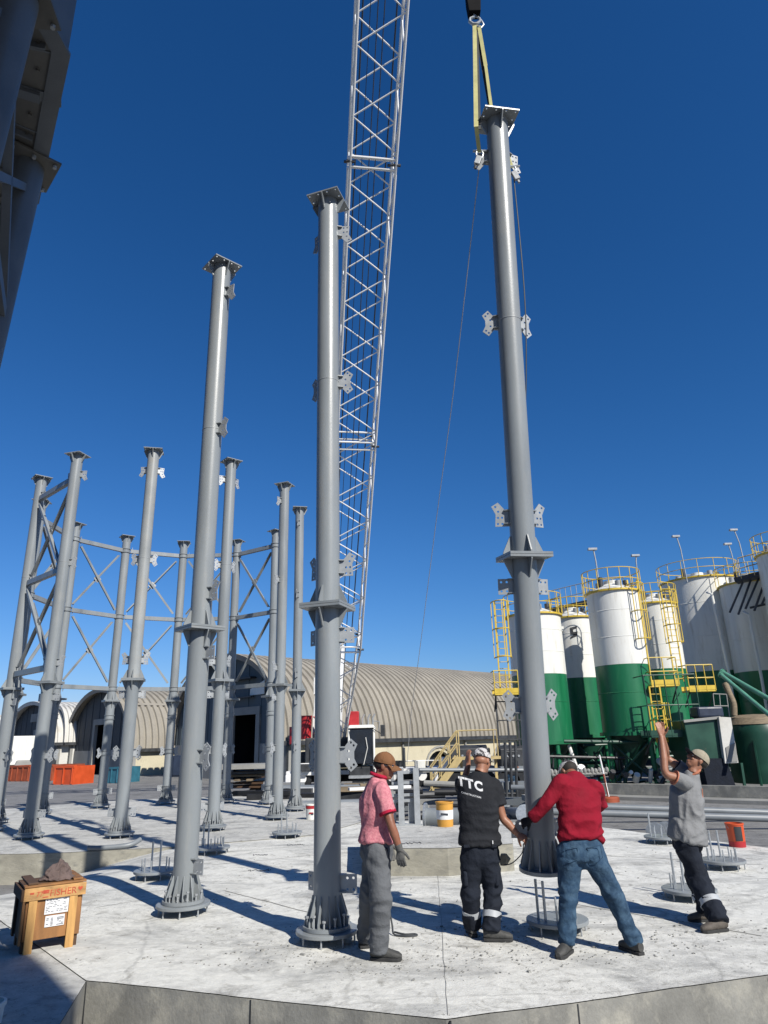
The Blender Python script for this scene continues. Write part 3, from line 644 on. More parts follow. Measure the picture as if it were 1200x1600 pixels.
make('sign_board', MB().prism([b3c-BD*.08+GDn*(-1.6)+V((0, 0, 4.9)), b3c-BD*.08+GDn*(1.2)+V((0, 0, 4.9)), b3c-BD*.08+GDn*(1.2)+V((0, 0, 5.7)), b3c-BD*.08+GDn*(-1.6)+V((0, 0, 5.7))], BD*.05), mConcW, b3, smooth=False)
b4 = barn('small_barn', 'small barn with low dark arched gable wedged between two bigger barns', (-30.2, 67.6), 5.2, 3.4, 2.2, 4, mRoofW, mGableD, wall=mRoofW, pitch=.42, seg=14)
b5 = barn('barn', 'leftmost barn roof with pale ribs, cut off by the photo edge', (-44.5, 79.0), 14.5, 4.2, 1.4, 40, mRoofW, mGableD, pitch=.6)
# distant low buildings closing the yard behind everything
def shed(label, x, y, w_, d_, h_, mt, rz=0):
    t = thing('warehouse', label, 'warehouse', (x, y, YZ)); rot = Matrix.Rotation(rz, 3, 'Z')
    make('wall', MB().box(V((x, y, YZ+h_/2)), (w_, d_, h_), rot), mt, t, smooth=False)
    mb = MB(); e = [V((-w_/2-.4, -d_/2-.4, h_)), V((-w_/2-.4, 0, h_+1.4)), V((-w_/2-.4, d_/2+.4, h_))]
    mb.prism([V((x, y, YZ))+rot @ p for p in e], rot @ V((w_+.8, 0, 0))); make('roof', mb, mRoof, t, smooth=False)
    n = int(w_/4)
    for k in range(n):
        p = V((x, y, YZ))+rot @ V((-w_/2+4*k+2, -d_/2-.03, h_*.6)); mb = MB().box(p, (1.8, .08, .9), rot); make('window', mb, mGlass, t, smooth=False)
shed('distant low warehouse behind the silos on the right', 62, 105, 70, 14, 4, mConcW, R(-20))
# ------------------------------------------------------------------ containers and things in the left yard
def skip_bin(label, px0, px1, py, mt, h_=.95, rz=0, Y=None, dep=2.4):
    a = G(px0, py, YZ); b = G(px1, py, YZ); b = b if Y is None else b
    L = (b-a).length; t = thing('container', label, 'container', (a+b)/2, 'open topped yard containers'); c = (a+b)/2; d = (b-a).normalized(); n_ = V((-d.y, d.x, 0))
    z = V((0, 0, 1)); th = .06
    for s, k in ((0, 'side_panel'), (1, 'side_panel')):
        p = c+n_*(dep*s); make(k, MB().bar(p-d*L/2+z*h_/2, p+d*L/2+z*h_/2, th, h_), mt, t, smooth=False)
    for s in (-1, 1): p = c+d*(s*(L/2-.03)); make('end_panel', MB().bar(p+z*h_/2+n_*.03, p+n_*(dep-.03)+z*h_/2, th, h_), mt, t, smooth=False)
    make('floor_panel', MB().bar(c+n_*.03+z*.06, c+n_*(dep-.03)+z*.06, L-.1, .05), mt, t, smooth=False)
    make('top_rail', MB().bar(c-d*(L/2+.04)-n_*.05+z*(h_-.05), c+d*(L/2+.04)-n_*.05+z*(h_-.05), .09, .12), mt, t, smooth=False)
    for k in range(int(L/.55)+1):
        p = c-d*(L/2-.05)+d*((L-.1)*k/max(1, int(L/.55)))-n_*.06; make('rib', MB().bar(p+z*.05, p+z*(h_-.1), .09, .07), mt, t, smooth=False)
    return t
oc = skip_bin('bright orange open container with a small white label, in front of the middle barn', 84, 113, 1226, mOrange, 1.15, dep=1.8)
make('label_plate', MB().bar(G(115, 1212, YZ)*0+G(86, 1226, YZ)+V((3.0, 0.2, .8)), G(86, 1226, YZ)+V((3.3, .3, .8)), .02, .2), mPaper, oc, smooth=False) if False else None
skip_bin('rust-red ribbed container at the left edge', 0, 44, 1221, mRust, 1.1, dep=3)
skip_bin('rust-red container just left of the bright orange one', 52, 80, 1220, mRust, 1.1, dep=3)
skip_bin('blue container with a small white panel between two columns', 164, 184, 1224, mBlue, 1.0, dep=2)
# white truck-like box and loader behind the containers
tb = thing('parked_truck', 'white box truck parked in front of the left barn gable', 'truck', G(30, 1213, YZ))
p = G(26, 1212, YZ); make('box', MB().box(p+V((0, 0, 2.2)), (3.4, 2.4, 2.5), Matrix.Rotation(.7, 3, 'Z')), mWhite, tb, smooth=False, bevel=.05)
make('chassis', MB().box(p+V((0, 0, .75)), (3.6, 1.9, .35), Matrix.Rotation(.7, 3, 'Z')), mDark, tb, smooth=False)
for dx in (-1.1, 1.1):
    q = p+Matrix.Rotation(.7, 3, 'Z') @ V((dx, -1.15, .45)); make('wheel', MB().tube(q, q+Matrix.Rotation(.7, 3, 'Z') @ V((0, .3, 0)), .45, n=20), mBlack, tb)
ex = thing('loader', 'small dusty loader with grey hood beside the white truck', 'loader', G(42, 1216, YZ))
p = G(44, 1215, YZ)
make('hood', MB().box(p+V((0, 0, 1.0)), (2.6, 1.4, .8), Matrix.Rotation(.5, 3, 'Z'), taper=.8), mConcW, ex, smooth=False, bevel=.1)
make('tray', MB().box(p+V((1.9, .4, .8)), (1.6, 1.3, .35), Matrix.Rotation(.3, 3, 'Z')), mCream, ex, smooth=False, bevel=.05)
for dx in (-.8, .9): make('wheel', MB().tube(p+V((dx, -.8, .42)), p+V((dx, -.5, .42)), .42, n=18), mBlack, ex)
# blue box on a post, timber stack
bp_ = W(280, 1252, 22.5); pb = thing('control_box', 'dark blue box on a post right of a far column', 'box', (bp_.x, bp_.y, 0))
make('post', MB().box((bp_.x, bp_.y, .3), (.1, .1, 1.3)), mDark, pb, smooth=False)
make('cabinet', MB().box((bp_.x, bp_.y, 1.22), (.5, .3, .62)), mNavy, pb, smooth=False, bevel=.015)
make('door', MB().box((bp_.x, bp_.y-.165, 1.22), (.42, .02, .54)), mNavy, pb, smooth=False, bevel=.004)
ts = G(393, 1250, YZ+.3); tst = thing('timber_stack', 'loose stack of weathered planks and packing wood in front of the black doorway', 'timber stack', (ts.x, ts.y, YZ))
for k in range(30):
    z = YZ+.12+.13*(k//3); q = V((ts.x+random.uniform(-.3, .3), ts.y+random.uniform(-.5, .5)+(k % 3)*.5, z))
    make('plank', MB().box(q, (random.uniform(1.4, 2.4), .22, .07), Matrix.Rotation(random.uniform(-.25, .25)+(1.4 if (k//3) % 3 == 1 else 0), 3, 'Z')), random.choice((mTimber, mTimber, mDark, mWoodD)), tst, smooth=False)
q = V((ts.x-.1, ts.y, YZ+1.5)); make('cover_slab', MB().box(q, (2.4, 1.5, .16), Matrix.Rotation(.1, 3, 'Z')), mConcW, tst, smooth=False)

# ------------------------------------------------------------------ crane
CR = V((-1.55, 38.0, YZ))
P1 = W(596, 0, 15.7); P2 = W(567.5, 480, 22.5); bd = (P1-P2).normalized()
foot = P2-bd*((P2.y-38.2)/bd.y*-1) if False else P2+bd*((38.2-P2.y)/bd.y); tip = P2+bd*((7.2-P2.y)/bd.y)
crane = thing('crane', 'white lattice boom crane with dark cab, its boom rising steeply out of the photo', 'crane', CR)
bx, by, _ = frame(bd, V((0, 0, 1)))     # bx sideways, by across the depth of the boom
if bx.x < 0: bx = -bx
BL = (tip-foot).length; BWh, BDh = .80, .62
def bw(s): return min(1.0, .42+.58*s/6.5), min(1.0, .3+.7*s/6.5)
def bpnt(s, i, j):
    a, b = bw(s); return foot+bd*s+bx*(i*BWh*a)+by*(j*BDh*b)
segs = [(0, 6.5), (6.5, 17), (17, 27.5), (27.5, BL-2)]
for a, b in segs:
    for i in (-1, 1):
        for j in (-1, 1): rod('chord', bpnt(a, i, j), bpnt(b, i, j), .052, mCraneW, crane, n=10)
s = .3; k = 0
while s < BL-3.2:
    st = 1.02
    for j in (-1, 1):
        i0 = 1 if (k+(j > 0)) % 2 else -1; rod('lacing', bpnt(s, i0, j), bpnt(s+st, -i0, j), .027, mCraneW, crane)
    for i in (-1, 1):
        j0 = 1 if k % 2 else -1; rod('side_lacing', bpnt(s, i, j0), bpnt(s+st, i, -j0), .021, mCraneW, crane)
    s += st; k += 1
for a, b in segs[1:]:
    for ds in (-.16, .16):
        for j in (-1, 1): rod('cross_tube', bpnt(a+ds, -1, j), bpnt(a+ds, 1, j), .045, mCraneW, crane)
        for i in (-1, 1): rod('cross_tube', bpnt(a+ds, i, -1), bpnt(a+ds, i, 1), .04, mCraneW, crane)
    for i in (-1, 1):
        for j in (-1, 1): make('joint_pin', MB().tube(bpnt(a, i, j)-bx*.16, bpnt(a, i, j)+bx*.16, .05, n=8), mDark, crane)
for o_ in (-.10, .12): rod('hoist_cable', foot+bd*2+bx*o_-by*.5*0, tip+bx*o_, .018, mRope, crane, n=6)
rod('hoist_cable', foot+bd*1+bx*-.45+by*.1, tip+bx*-.3, .012, mRope, crane, n=6)
for i in (-1, 1):   # pendants behind the boom
    rod('pendant', bpnt(3, i, 1)+V((0, 1.5, 3.0)), tip+bx*i*.6, .03, mRope, crane, n=6)
hd = MB(); hd.tube(tip-bx*.5, tip+bx*.5, .45, n=24); make('head_sheave', hd, mDark, crane)
# gantry mast, upper works
gp = W(500, 1010, 39.5); gq = W(492, 1152, 38.5)
make('gantry_mast', MB().bar(gq, gp, .22, .28), mCraneW, crane, smooth=False)
make('gantry_mast', MB().bar(gq+V((1.3, 0, 0)), gp+V((1.3, 0, 0)), .22, .28), mCraneW, crane, smooth=False)
make('gantry_bracket', MB().box(W(498, 1072, 39), (.5, .5, .9)), mCraneW, crane, smooth=False)
make('gantry_strut', MB().bar(W(488, 1160, 37.5), W(500, 1120, 39.5), .1, .12), mBlack, crane, smooth=False)
zz = lambda px, py, Y: W(px, py, Y)
cA = W(492, 1190, 38.2)
mb = MB().box(V((-3.1, 38.6, 1.25)), (2.6, 3.0, 1.5)); make('engine_house', mb, mDark, crane, smooth=False, bevel=.06)
for k in range(5): make('louvre', MB().box(V((-4.0+k*.42, 37.08, 1.3)), (.3, .05, 1.0)), mBlack, crane, smooth=False)
make('counterweight', MB().box(V((-3.9, 39.4, .75)), (2.0, 1.6, 1.1)), mDark, crane, smooth=False, bevel=.08)
rd = W(478, 1135, 38.2)
make('red_winch', MB().tube(rd+V((0, 0, .55)), rd+V((0, 0, -.65)), .34, .28, n=16), mRed, crane)
make('winch_guard', MB().path([rd+V((.42, -.1, .5)), rd+V((.62, -.1, .3)), rd+V((.62, -.1, -.2)), rd+V((.42, -.1, -.5))], .05, 6), mRed, crane)
make('red_winch', MB().tube(rd+V((-.75, .4, .0)), rd+V((-.75, .4, -.9)), .2, n=16), mRed, crane)
r2 = W(553, 1124, 37.6); make('red_housing', MB().box(r2, (.55, .7, .8)), mRed, crane, smooth=False, bevel=.04)
for k, dx in enumerate((.45, .75, 1.0)): make('exhaust', MB().path([r2+V((dx, 0, -.3)), r2+V((dx, 0, .05)), r2+V((dx+.12, 0, .25))], .045, 8), mPlate, crane)
make('beacon_rail', MB().path([r2+V((1.3, 0, -.6)), r2+V((1.35, 0, -.15)), r2+V((1.0, 0, -.1))], .025, 6), mPlate, crane)
# cab
cc_ = W(566, 1175, 36.6); cb = MB()
cw, cdp, chh = 1.25, 1.7, 2.35
x0_, x1_ = cc_.x-cw/2, cc_.x+cw/2; z0_, z1_ = cc_.z-chh/2, cc_.z+chh/2; yf, yb = cc_.y-cdp/2, cc_.y+cdp/2
cabf = make('cab', MB().box(V((cc_.x, cc_.y+.1, z0_+.25)), (cw, cdp, .5)).box(V((cc_.x, yb, cc_.z)), (cw, .12, chh)), mDark, crane, smooth=False, bevel=.03)
for xx in (x0_, x1_):
    make('cab_post', MB().path([(xx, yf-.1, z0_+.4), (xx, yf-.12, cc_.z+.3), (xx, yf+.1, z1_-.1), (xx, yb, z1_)], .055, 8), mWhite, crane)
make('cab_roof', MB().box(V((cc_.x, cc_.y, z1_+.05)), (cw+.12, cdp+.1, .16), taper=.9), mWhite, crane, smooth=False, bevel=.05)
make('windscreen', MB().box(V((cc_.x, yf-.03, cc_.z+.28)), (cw-.1, .03, chh-.75)), mGlass, crane, smooth=False)
for xx in (x0_+.02, x1_-.02): make('side_window', MB().box(V((xx, cc_.y, cc_.z+.28)), (.03, cdp-.3, chh-.75)), mGlass, crane, smooth=False)
make('wiper', MB().path([(cc_.x+.1, yf-.08, z0_+.6), (cc_.x+.3, yf-.1, cc_.z+.2), (cc_.x+.22, yf-.1, cc_.z+.7)], .02, 6), mWhite, crane)
make('cab_step', MB().box(V((cc_.x, yf-.15, z0_+.05)), (cw, .5, .12)), mPlate, crane, smooth=False)
make('cab_tank', MB().box(V((cc_.x+.1, yf-.05, z0_-.25)), (cw*.9, .4, .4)), mDark, crane, smooth=False, bevel=.03)
make('mirror', MB().box(V((x1_+.45, yf-.2, cc_.z+1.2-.2)), (.22, .08, .55)), mDark, crane, smooth=False, bevel=.02)
make('mirror_arm', MB().tube((x1_, yf, z1_-.1), (x1_+.42, yf-.18, z1_-.35), .02, n=6), mDark, crane)
# carrier
make('carrier_deck', MB().box(V((-.6, 38.6, .28)), (9.6, 2.6, .22)), mCraneW, crane, smooth=False, bevel=.03)
make('carrier_frame', MB().box(V((-.6, 38.7, -.02)), (9.0, 1.2, .35)), mDark, crane, smooth=False)
for k in range(6):
    q = V((-4.6+k*1.55, 37.4, YZ+.52)); wh = make('wheel', MB().lathe([(.2, 0), (.5, .02), (.53, .06), (.53, .3), (.5, .34), (.2, .34)], 24, o=q, ax=V((0, 1, 0))), mBlack, crane)
    make('rim', MB().lathe([(.02, -.005), (.24, -.01), (.28, .03)], 16, o=q, ax=V((0, 1, 0))), mCraneW, wh)
for xx in (-5.1, -2.9, 2.2, 3.6):
    make('outrigger', MB().box(V((xx, 36.6, .1)), (.26, 1.4, .3)).box(V((xx, 35.95, -.1)), (.2, .2, .75)).box(V((xx, 35.95, YZ+.04)), (.55, .55, .08)), mCraneW, crane, smooth=False, bevel=.015)
for k, xx in enumerate((-4.4, -3.6, -1.2, .4, 1.5, 2.9)):
    make('deck_box', MB().box(V((xx, 37.2, .55+.08*(k % 2))), (.55, .4, .3+.12*(k % 3))), (mDark, mWhite, mCraneW)[k % 3], crane, smooth=False, bevel=.02)
make('deck_rail', MB().tube((-5, 37.1, .75), (3.8, 37.1, .75), .03, n=6).tube((-5, 37.1, .5), (-5, 37.1, .75), .03, n=6).tube((0, 37.1, .4), (0, 37.1, .75), .03, n=6), mCraneW, crane)

# ------------------------------------------------------------------ hook, slings, tag lines
hk = W(741, 22, 7.0)
mHook = M('hook_black', (.006, .006, .007), .8, var=.2, spec=.1)
hb = thing('hook_block', 'black hook block with steel hook above the hanging column', 'crane hook', hk)
make('block_cheek', MB().prism([hk+V((-.085, -.07, -.02)), hk+V((.085, -.07, -.02)), hk+V((.10, -.07, .2)), hk+V((.10, -.07, .95)), hk+V((-.10, -.07, .95)), hk+V((-.10, -.07, .2))], V((0, .14, 0))), mHook, hb, smooth=False, bevel=.01)
make('sheave', MB().tube(hk+V((0, -.09, .7)), hk+V((0, .09, .7)), .16, n=24), mDark, hb)
HKc = hk+V((.0, 0, -.12))
make('hook', MB().path([hk+V((0, 0, .02)), hk+V((-.01, 0, -.06)), HKc+V((-.065, 0, .03)), HKc+V((-.075, 0, -.03)), HKc+V((-.03, 0, -.085)), HKc+V((.03, 0, -.085)), HKc+V((.075, 0, -.03)), HKc+V((.07, 0, .03)), HKc+V((.045, 0, .06))], .02, 10, rs=[.022, .022, .02, .024, .028, .028, .024, .018, .008]), mZinc, hb)
make('latch', MB().bar(hk+V((-.02, 0, -.03)), HKc+V((.06, 0, .05)), .012, .03), mPlate, hb, smooth=False)
make('shackle', MB().path([HKc+V((.03, .0, -.05)), HKc+V((.09, 0, -.0)), HKc+V((.12, 0, -.10)), HKc+V((.08, 0, -.16)), HKc+V((.02, 0, -.13))], .013, 8, closed=True), mZinc, hb)
rod('hoist_rope', hk+V((-.05, 0, .9)), tip+V((-.05, 0, -.2)), .012, mRope, hb, n=6); rod('hoist_rope', hk+V((.05, 0, .9)), tip+V((.05, 0, -.2)), .012, mRope, hb, n=6)
def strap(mb, p, q, w_, hint):
    mb.bar(p, q, w_, .008, V((.15, 1, 0)))
hl = hang_m @ V((0, 0, 8.38))
bl = W(749, 238, hl.y-.02); br_ = W(800, 262, hl.y+.02); cr_ = W(751, 200, hl.y-.12)
tcl = hang_m @ V((0, 0, 8.95))
h0 = HKc+V((-.01, 0, -.10)); e1 = W(744, 198, CT.y-.16)
sl = thing('lifting_sling', 'yellow webbing sling running straight down left of the hanging column', 'sling', h0, 'yellow slings lifting the column')
mb = MB(); strap(mb, h0, e1, .055, V((1, 0, .1))); strap(mb, e1, bl, .05, V((1, .2, 0))); make('webbing', mb, mStrap, sl, smooth=False)
mb = MB(); strap(mb, h0+V((.03, .03, 0)), e1+V((.04, .04, 0)), .05, V((1, .8, 0))); make('dark_webbing', mb, mStrapD, sl, smooth=False)
h1 = HKc+V((.05, 0, -.12)); e2 = W(768, 170, CT.y+.2)
s2 = thing('lifting_sling', 'second yellow sling, leaning right to the far side of the column head', 'sling', h1, 'yellow slings lifting the column')
mb = MB(); mid = h1.lerp(e2, .5)+V((.01, 0, 0)); strap(mb, h1, mid, .05, V((1, .3, 0))); strap(mb, mid, e2, .04, V((.5, .8, 0))); strap(mb, e2, br_, .045, V((1, .5, 0))); make('webbing', mb, mStrap, s2, smooth=False)
mb = MB(); strap(mb, h1+V((-.035, .02, 0)), e2+V((.0, .05, 0)), .05, V((1, 1, 0))); make('dark_webbing', mb, mStrapD, s2, smooth=False)
for b_, nm, gx in ((bl, 'left', -1), (br_, 'right', 1)):
    sh = thing('shackle', f'steel shackle and pulley clamp at the {nm} side of the hanging column head', 'shackle', b_)
    make('bow', MB().path([b_+V((-.03, 0, .03)), b_+V((-.045, 0, -.03)), b_+V((-.025, 0, -.10)), b_+V((.025, 0, -.10)), b_+V((.045, 0, -.03)), b_+V((.03, 0, .03))], .012, 8), mZinc, sh)
    make('pin', MB().tube(b_+V((-.08, 0, .02)), b_+V((.10, 0, .02)), .014, n=8), mZinc, sh)
    make('clamp', MB().box(b_+V((-.03*gx*-1, -.01, -.14)), (.07, .04, .13), Matrix.Rotation(R(20)*gx*-1, 3, 'Y')), mPlate, sh, smooth=False, bevel=.006)
    make('clamp_arm', MB().bar(b_+V((.02*gx, 0, -.1)), b_+V((.07*gx, 0, -.24 if gx > 0 else -.26)), .03, .02), mPlate if gx > 0 else mBlack, sh, smooth=False)
pts = [bl+V((0, 0, -.12)), W(724, 480, 8.2), W(705, 640, 9.6), W(686, 780, 11.2), W(668, 920, 13.2), W(654, 1030, 15.2), W(643, 1110, 16.6), W(636, 1195, 17.4)]
def smooth_pts(P, n=6):
    out = []
    for i in range(len(P)-1):
        a, b, c, d = P[max(i-1, 0)], P[i], P[i+1], P[min(i+2, len(P)-1)]
        for k in range(n):
            t = k/n; out.append(.5*((2*b)+(c-a)*t+(2*a-5*b+4*c-d)*t*t+(-a+3*b-3*c+d)*t**3))
    return out+[P[-1]]
tl = make('tag_line', MB().path(smooth_pts([V(p) for p in pts]), .006, 6), mRopeW, loc=pts[0]); tag(tl, 'thin tag line sagging from the hanging column down to the steel frame', 'rope')
pts = [br_+V((.01, 0, -.1)), hang_m @ V((PR+.06, -.05, 6.5)), hang_m @ V((PR+.03, 0, 5.4)), hang_m @ V((PR-.02, .12, 4.5))]
tl = make('tag_line', MB().path(smooth_pts([V(p) for p in pts]), .0075, 6), mRope, loc=pts[0]); tag(tl, 'dark tag line running close down the right side of the hanging column', 'rope')
# ------------------------------------------------------------------ silos
def rail(mb, c, r, z0, h_=1.05, a0=0, a1=2*math.pi, posts=14, rr=.021):
    n = 40; full = a1-a0 > 6.2
    for f_ in (.5, 1.0):
        P = [c+V((math.cos(a0+(a1-a0)*i/n)*r, math.sin(a0+(a1-a0)*i/n)*r, z0+h_*f_)) for i in range(n+(0 if full else 1))]
        mb.path(P, rr, 6, closed=full)
    for i in range(posts+(0 if full else 1)):
        a = a0+(a1-a0)*i/posts; p = c+V((math.cos(a)*r, math.sin(a)*r, 0)); mb.tube(p+V((0, 0, z0)), p+V((0, 0, z0+h_)), rr, n=6)
def silo(label, px, Y, ptop, pbord, pcyl, prad, legs=4, rails='yellow', zg=YZ, logo=False, legang=.6, group='green and white silos'):
    top = W(px[0], ptop, Y); bo = W(px[1], pbord, Y); cy = W(px[2], pcyl, Y); c = V((cy.x, cy.y, 0)); zd = (bo-EYE).dot(FW); r = prad/FPX*zd
    zt, zb, zc = top.z, bo.z, cy.z
    t = thing('silo', label, 'silo', (c.x, c.y, zg), group)
    make('white_shell', MB().lathe([(r, zb+.003), (r, zt)], 72, o=c, close=False), mWhite, t)
    for zs_, ms_ in ((zb+(zt-zb)*.36, mWhite), (zb+(zt-zb)*.72, mWhite), (zb-(zb-zc)*.42, mGreen)): make('weld_seam', MB().lathe([(r, zs_), (r+.014, zs_+.018), (r, zs_+.036)], 56, o=c, close=False), ms_, t)
    make('green_shell', MB().lathe([(r, zc), (r, zb)], 72, o=c, close=False), mGreen, t)
    make('top_rim', MB().lathe([(r-.02, zt-.05), (r+.10, zt-.04), (r+.10, zt+.04), (r-.02, zt+.05)], 56, o=c, close=False), mYel, t)
    make('roof_cone', MB().lathe([(r, zt+.04), (.35, zt+.45), (.35, zt+.6)], 56, o=c), mWhite, t)
    zh = max(zg+.7, zc-r*1.5); make('hopper_cone', MB().lathe([(r*.985, zc+.02), (.25, zh), (.18, zh-.3)], 40, o=c, close=False), mGreenShade, t)
    make('skirt_ring', MB().lathe([(r+.0, zc-.08), (r+.13, zc-.08), (r+.13, zc+.07), (r+.0, zc+.07)], 48, o=c, close=False), mGreen, t)
    fp = []
    for k in range(legs):
        a = legang+2*math.pi*k/legs; u = V((math.cos(a), math.sin(a), 0)); p0, p1 = c+u*(r*1.04)+V((0, 0, zg)), c+u*(r*.98)+V((0, 0, zc)); fp.append((p0, p1))
        lg = make('leg', MB().tube(p0, p1, .11, n=12).lathe([(.2, 0), (.2, .03)], 12, o=p0), mGreen, t)
    for k in range(legs):
        a, b = fp[k], fp[(k+1) % legs]
        make('leg_brace', MB().tube(a[0]+V((0, 0, .3)), b[1]+V((0, 0, -.3)), .045, n=8).tube(b[0]+V((0, 0, .3)), a[1]+V((0, 0, -.3)), .045, n=8), mGreenShade, t)
        make('knee_brace', MB().tube(a[1]*.45+a[0]*.55, c+(a[1]-c)*.45*1+V((0, 0, zc*.0))+V((0, 0, .0)), .05, n=8), mGreenShade, t) if False else None
    mr = mYel if rails == 'yellow' else mPlate
    mb = MB(); rail(mb, c, r+.12, zt+.03, .98, posts=16); make('guard_rail', mb, mr, t, kind=None)
    for k in range(5):
        a = 1+k*1.3; p = c+V((math.cos(a)*r*.55, math.sin(a)*r*.55, zt+.2)); make('roof_vent', MB().tube(p, p+V((0, 0, .3+.12*(k % 3))), .12+.04*(k % 2), n=12), mPlate if k % 2 else mDark, t)
    return t, c, r, zt, zb, zc
S = {}
S['c'] = silo('tallest front silo with a yellow rail, centre of the right group', (958, 973, 986), 32, 928, 1041, 1146, 41, legang=.35)
S['b'] = silo('white and green silo with a small dark mark painted high on its front', (900, 907, 914), 36.3, 968, 1061, 1150, 33, legang=.8)
S['a'] = silo('silo mostly hidden behind the hanging column', (836, 842, 852), 33.2, 964, 1056, 1160, 42, legang=.2)
S['d'] = silo('narrow white and green silo between two caged ladders, right of the tallest front silo', (1030, 1042, 1052), 36.5, 946, 1047, 1150, 33, legang=.5)
S['e'] = silo('wide white silo with a flat rim and walkway rail, fourth from the left', (1102, 1120, 1135), 40.5, 911, 1052, 1160, 58, legs=6)
S['f'] = silo('shaded wide silo at the right edge of the photo', (1187, 1203, 1218), 37.5, 915, 1050, 1160, 44, legs=6)
S['g'] = silo('tall grey-white vessel rising past the right edge of the photo', (1258, 1276, 1290), 34, 866, 1050, 1160, 42)
S['h'] = silo('unseen silo added beyond the right edge, where the shade on its neighbour implies one', (1385, 1420, 1445), 34.6, 800, 1050, 1160, 52)  # out of view, added for the shadow it casts on the wide silo
# dark mark on silo b
t, c, r, zt, zb, zc = S['b']; fr = -V((c.x, c.y, 0)).normalized(); sd = V((-fr.y, fr.x, 0)); 
def on_shell(c, r, du, z): # point on front of shell, du metres to viewer's right
    a = math.atan2(-c.y, -c.x)+du/r; return V((c.x+math.cos(a)*(r+.015), c.y+math.sin(a)*(r+.015), z))
pl = [(-.13, .35), (.2, .42), (.2, .3), (0, .25), (0, .12), (.22, .14), (.16, -.1), (-.16, -.22), (-.16, -.12), (.02, -.02), (-.14, .02)]
mb = MB(); z0m = W(902, 990, 35.0).z; vs_ = [on_shell(c, r, x_, z0m+z_) for x_, z_ in pl]; mb.prism(vs_, fr*.006); make('painted_mark', mb, mDark, t, smooth=False)
mb = MB(); p = on_shell(c, r, -.75, W(876, 981, 35.1).z); mb.box(p+fr*.1, (.5, .2, .25)); make('vent_box', mb, mWhite, t, smooth=False)
# logo of small dash marks on silo far left hidden; cage ladders
def cage_ladder(label, px, Y, pz0, pz1, pc0, pc1, wpx=22, mt=mYel, hoop=.38):
    a = W(px[0], pz0, Y); b = W(px[1], pz1, Y); x, y = a.x, a.y; z1, z0 = b.z, a.z; 
    if z0 > z1: z0, z1 = z1, z0
    t = thing('caged_ladder', label, 'ladder', (x, y, z0), 'yellow caged ladders on the silos')
    mb = MB()
    for s in (-.22, .22): make('stile', MB().box((x+s, y, (z0+z1)/2), (.06, .05, z1-z0)), mt, t, smooth=False)
    mb = MB(); k = z0+.15
    while k < z1: mb.tube((x-.22, y, k), (x+.22, y, k), .016, n=6); k += .3
    make('rungs', mb, mt, t, kind='stuff')
    zc0, zc1 = W(px[0], pc0, Y).z, W(px[0], pc1, Y).z; lo_, hi_ = min(zc0, zc1), max(zc0, zc1); k = lo_; n = max(2, int((hi_-lo_)/.85))
    for i in range(n+1):
        z = lo_+(hi_-lo_)*i/n; P = [V((x+math.cos(a_)*hoop, y-.05-abs(math.sin(a_))*hoop*1.9, z)) for a_ in [math.pi*j/10 for j in range(11)]]
        mb = MB(); mb.path(P, .028, 6); make('hoop', mb, mt, t)
    for a_ in (0, .25, .5, .75, 1):
        p = V((x+math.cos(math.pi*a_)*hoop, y-.05-abs(math.sin(math.pi*a_))*hoop*1.9, 0)); make('cage_bar', MB().box((p.x, p.y, (lo_+hi_)/2), (.035, .035, hi_-lo_)), mt, t, smooth=False)
    return t
def platform(label, pxy, Y, w_, d_, hrail=1.0, mt=mYel, kick=True):
    p = W(*pxy, Y); t = thing('platform', label, 'platform', p, 'small railed platforms on the silos')
    make('deck', MB().box(p, (w_, d_, .08)), mt, t, smooth=False)
    for s in (-1, 1): make('kick_plate', MB().box(p+V((0, s*d_/2, .14)), (w_, .02, .2)), mt, t, smooth=False)
    mb = MB()
    for f_ in (.5, 1): 
        P = [p+V((-w_/2, d_/2, hrail*f_)), p+V((-w_/2, -d_/2, hrail*f_)), p+V((w_/2, -d_/2, hrail*f_)), p+V((w_/2, d_/2, hrail*f_))]; mb.path(P, .025, 6)
    make('rail', mb, mt, t)
    nn = max(2, int(w_/.4))
    for k in range(nn+1): make('post', MB().tube(p+V((-w_/2+w_*k/nn, -d_/2, 0)), p+V((-w_/2+w_*k/nn, -d_/2, hrail)), .025, n=6), mt, t)
    for s in (-1, 1): make('bracket', MB().bar(p+V((s*w_/2.2, d_/2, -.7)), p+V((s*w_/2.2, -d_/3, -.04)), .05, .05), mDark, t, smooth=False)
    return t
cage_ladder('yellow caged ladder on the right side of the tallest front silo', (1010, 1024), 31.2, 1065, 905, 1000, 915)
cage_ladder('yellow caged ladder right of the narrow silo', (1062, 1074), 34.5, 1065, 915, 1005, 925)
cage_ladder('yellow caged ladder at the far left of the silos, seen left of the hanging column', (790, 793), 31.5, 1082, 940, 1028, 942)
cage_ladder('lower yellow caged ladder behind the raised hands', (1035, 1040), 30, 1160, 1072, 1150, 1100)
platform('yellow railed platform left of the hanging column', (790, 1085), 31.2, 1.05, .8)
platform('yellow railed platform halfway up the tallest front silo ladder', (1034, 1072), 31, 1.2, .9, .9+.3)
platform('yellow railed platform right of the narrow silo', (1092, 1080), 33.8, 1.25, .9, 1.2)
platform('green railed platform at the base of the yellow ladder', (1050, 1150), 29.4, 2.1, 1.2, 2.4, mGreenShade)
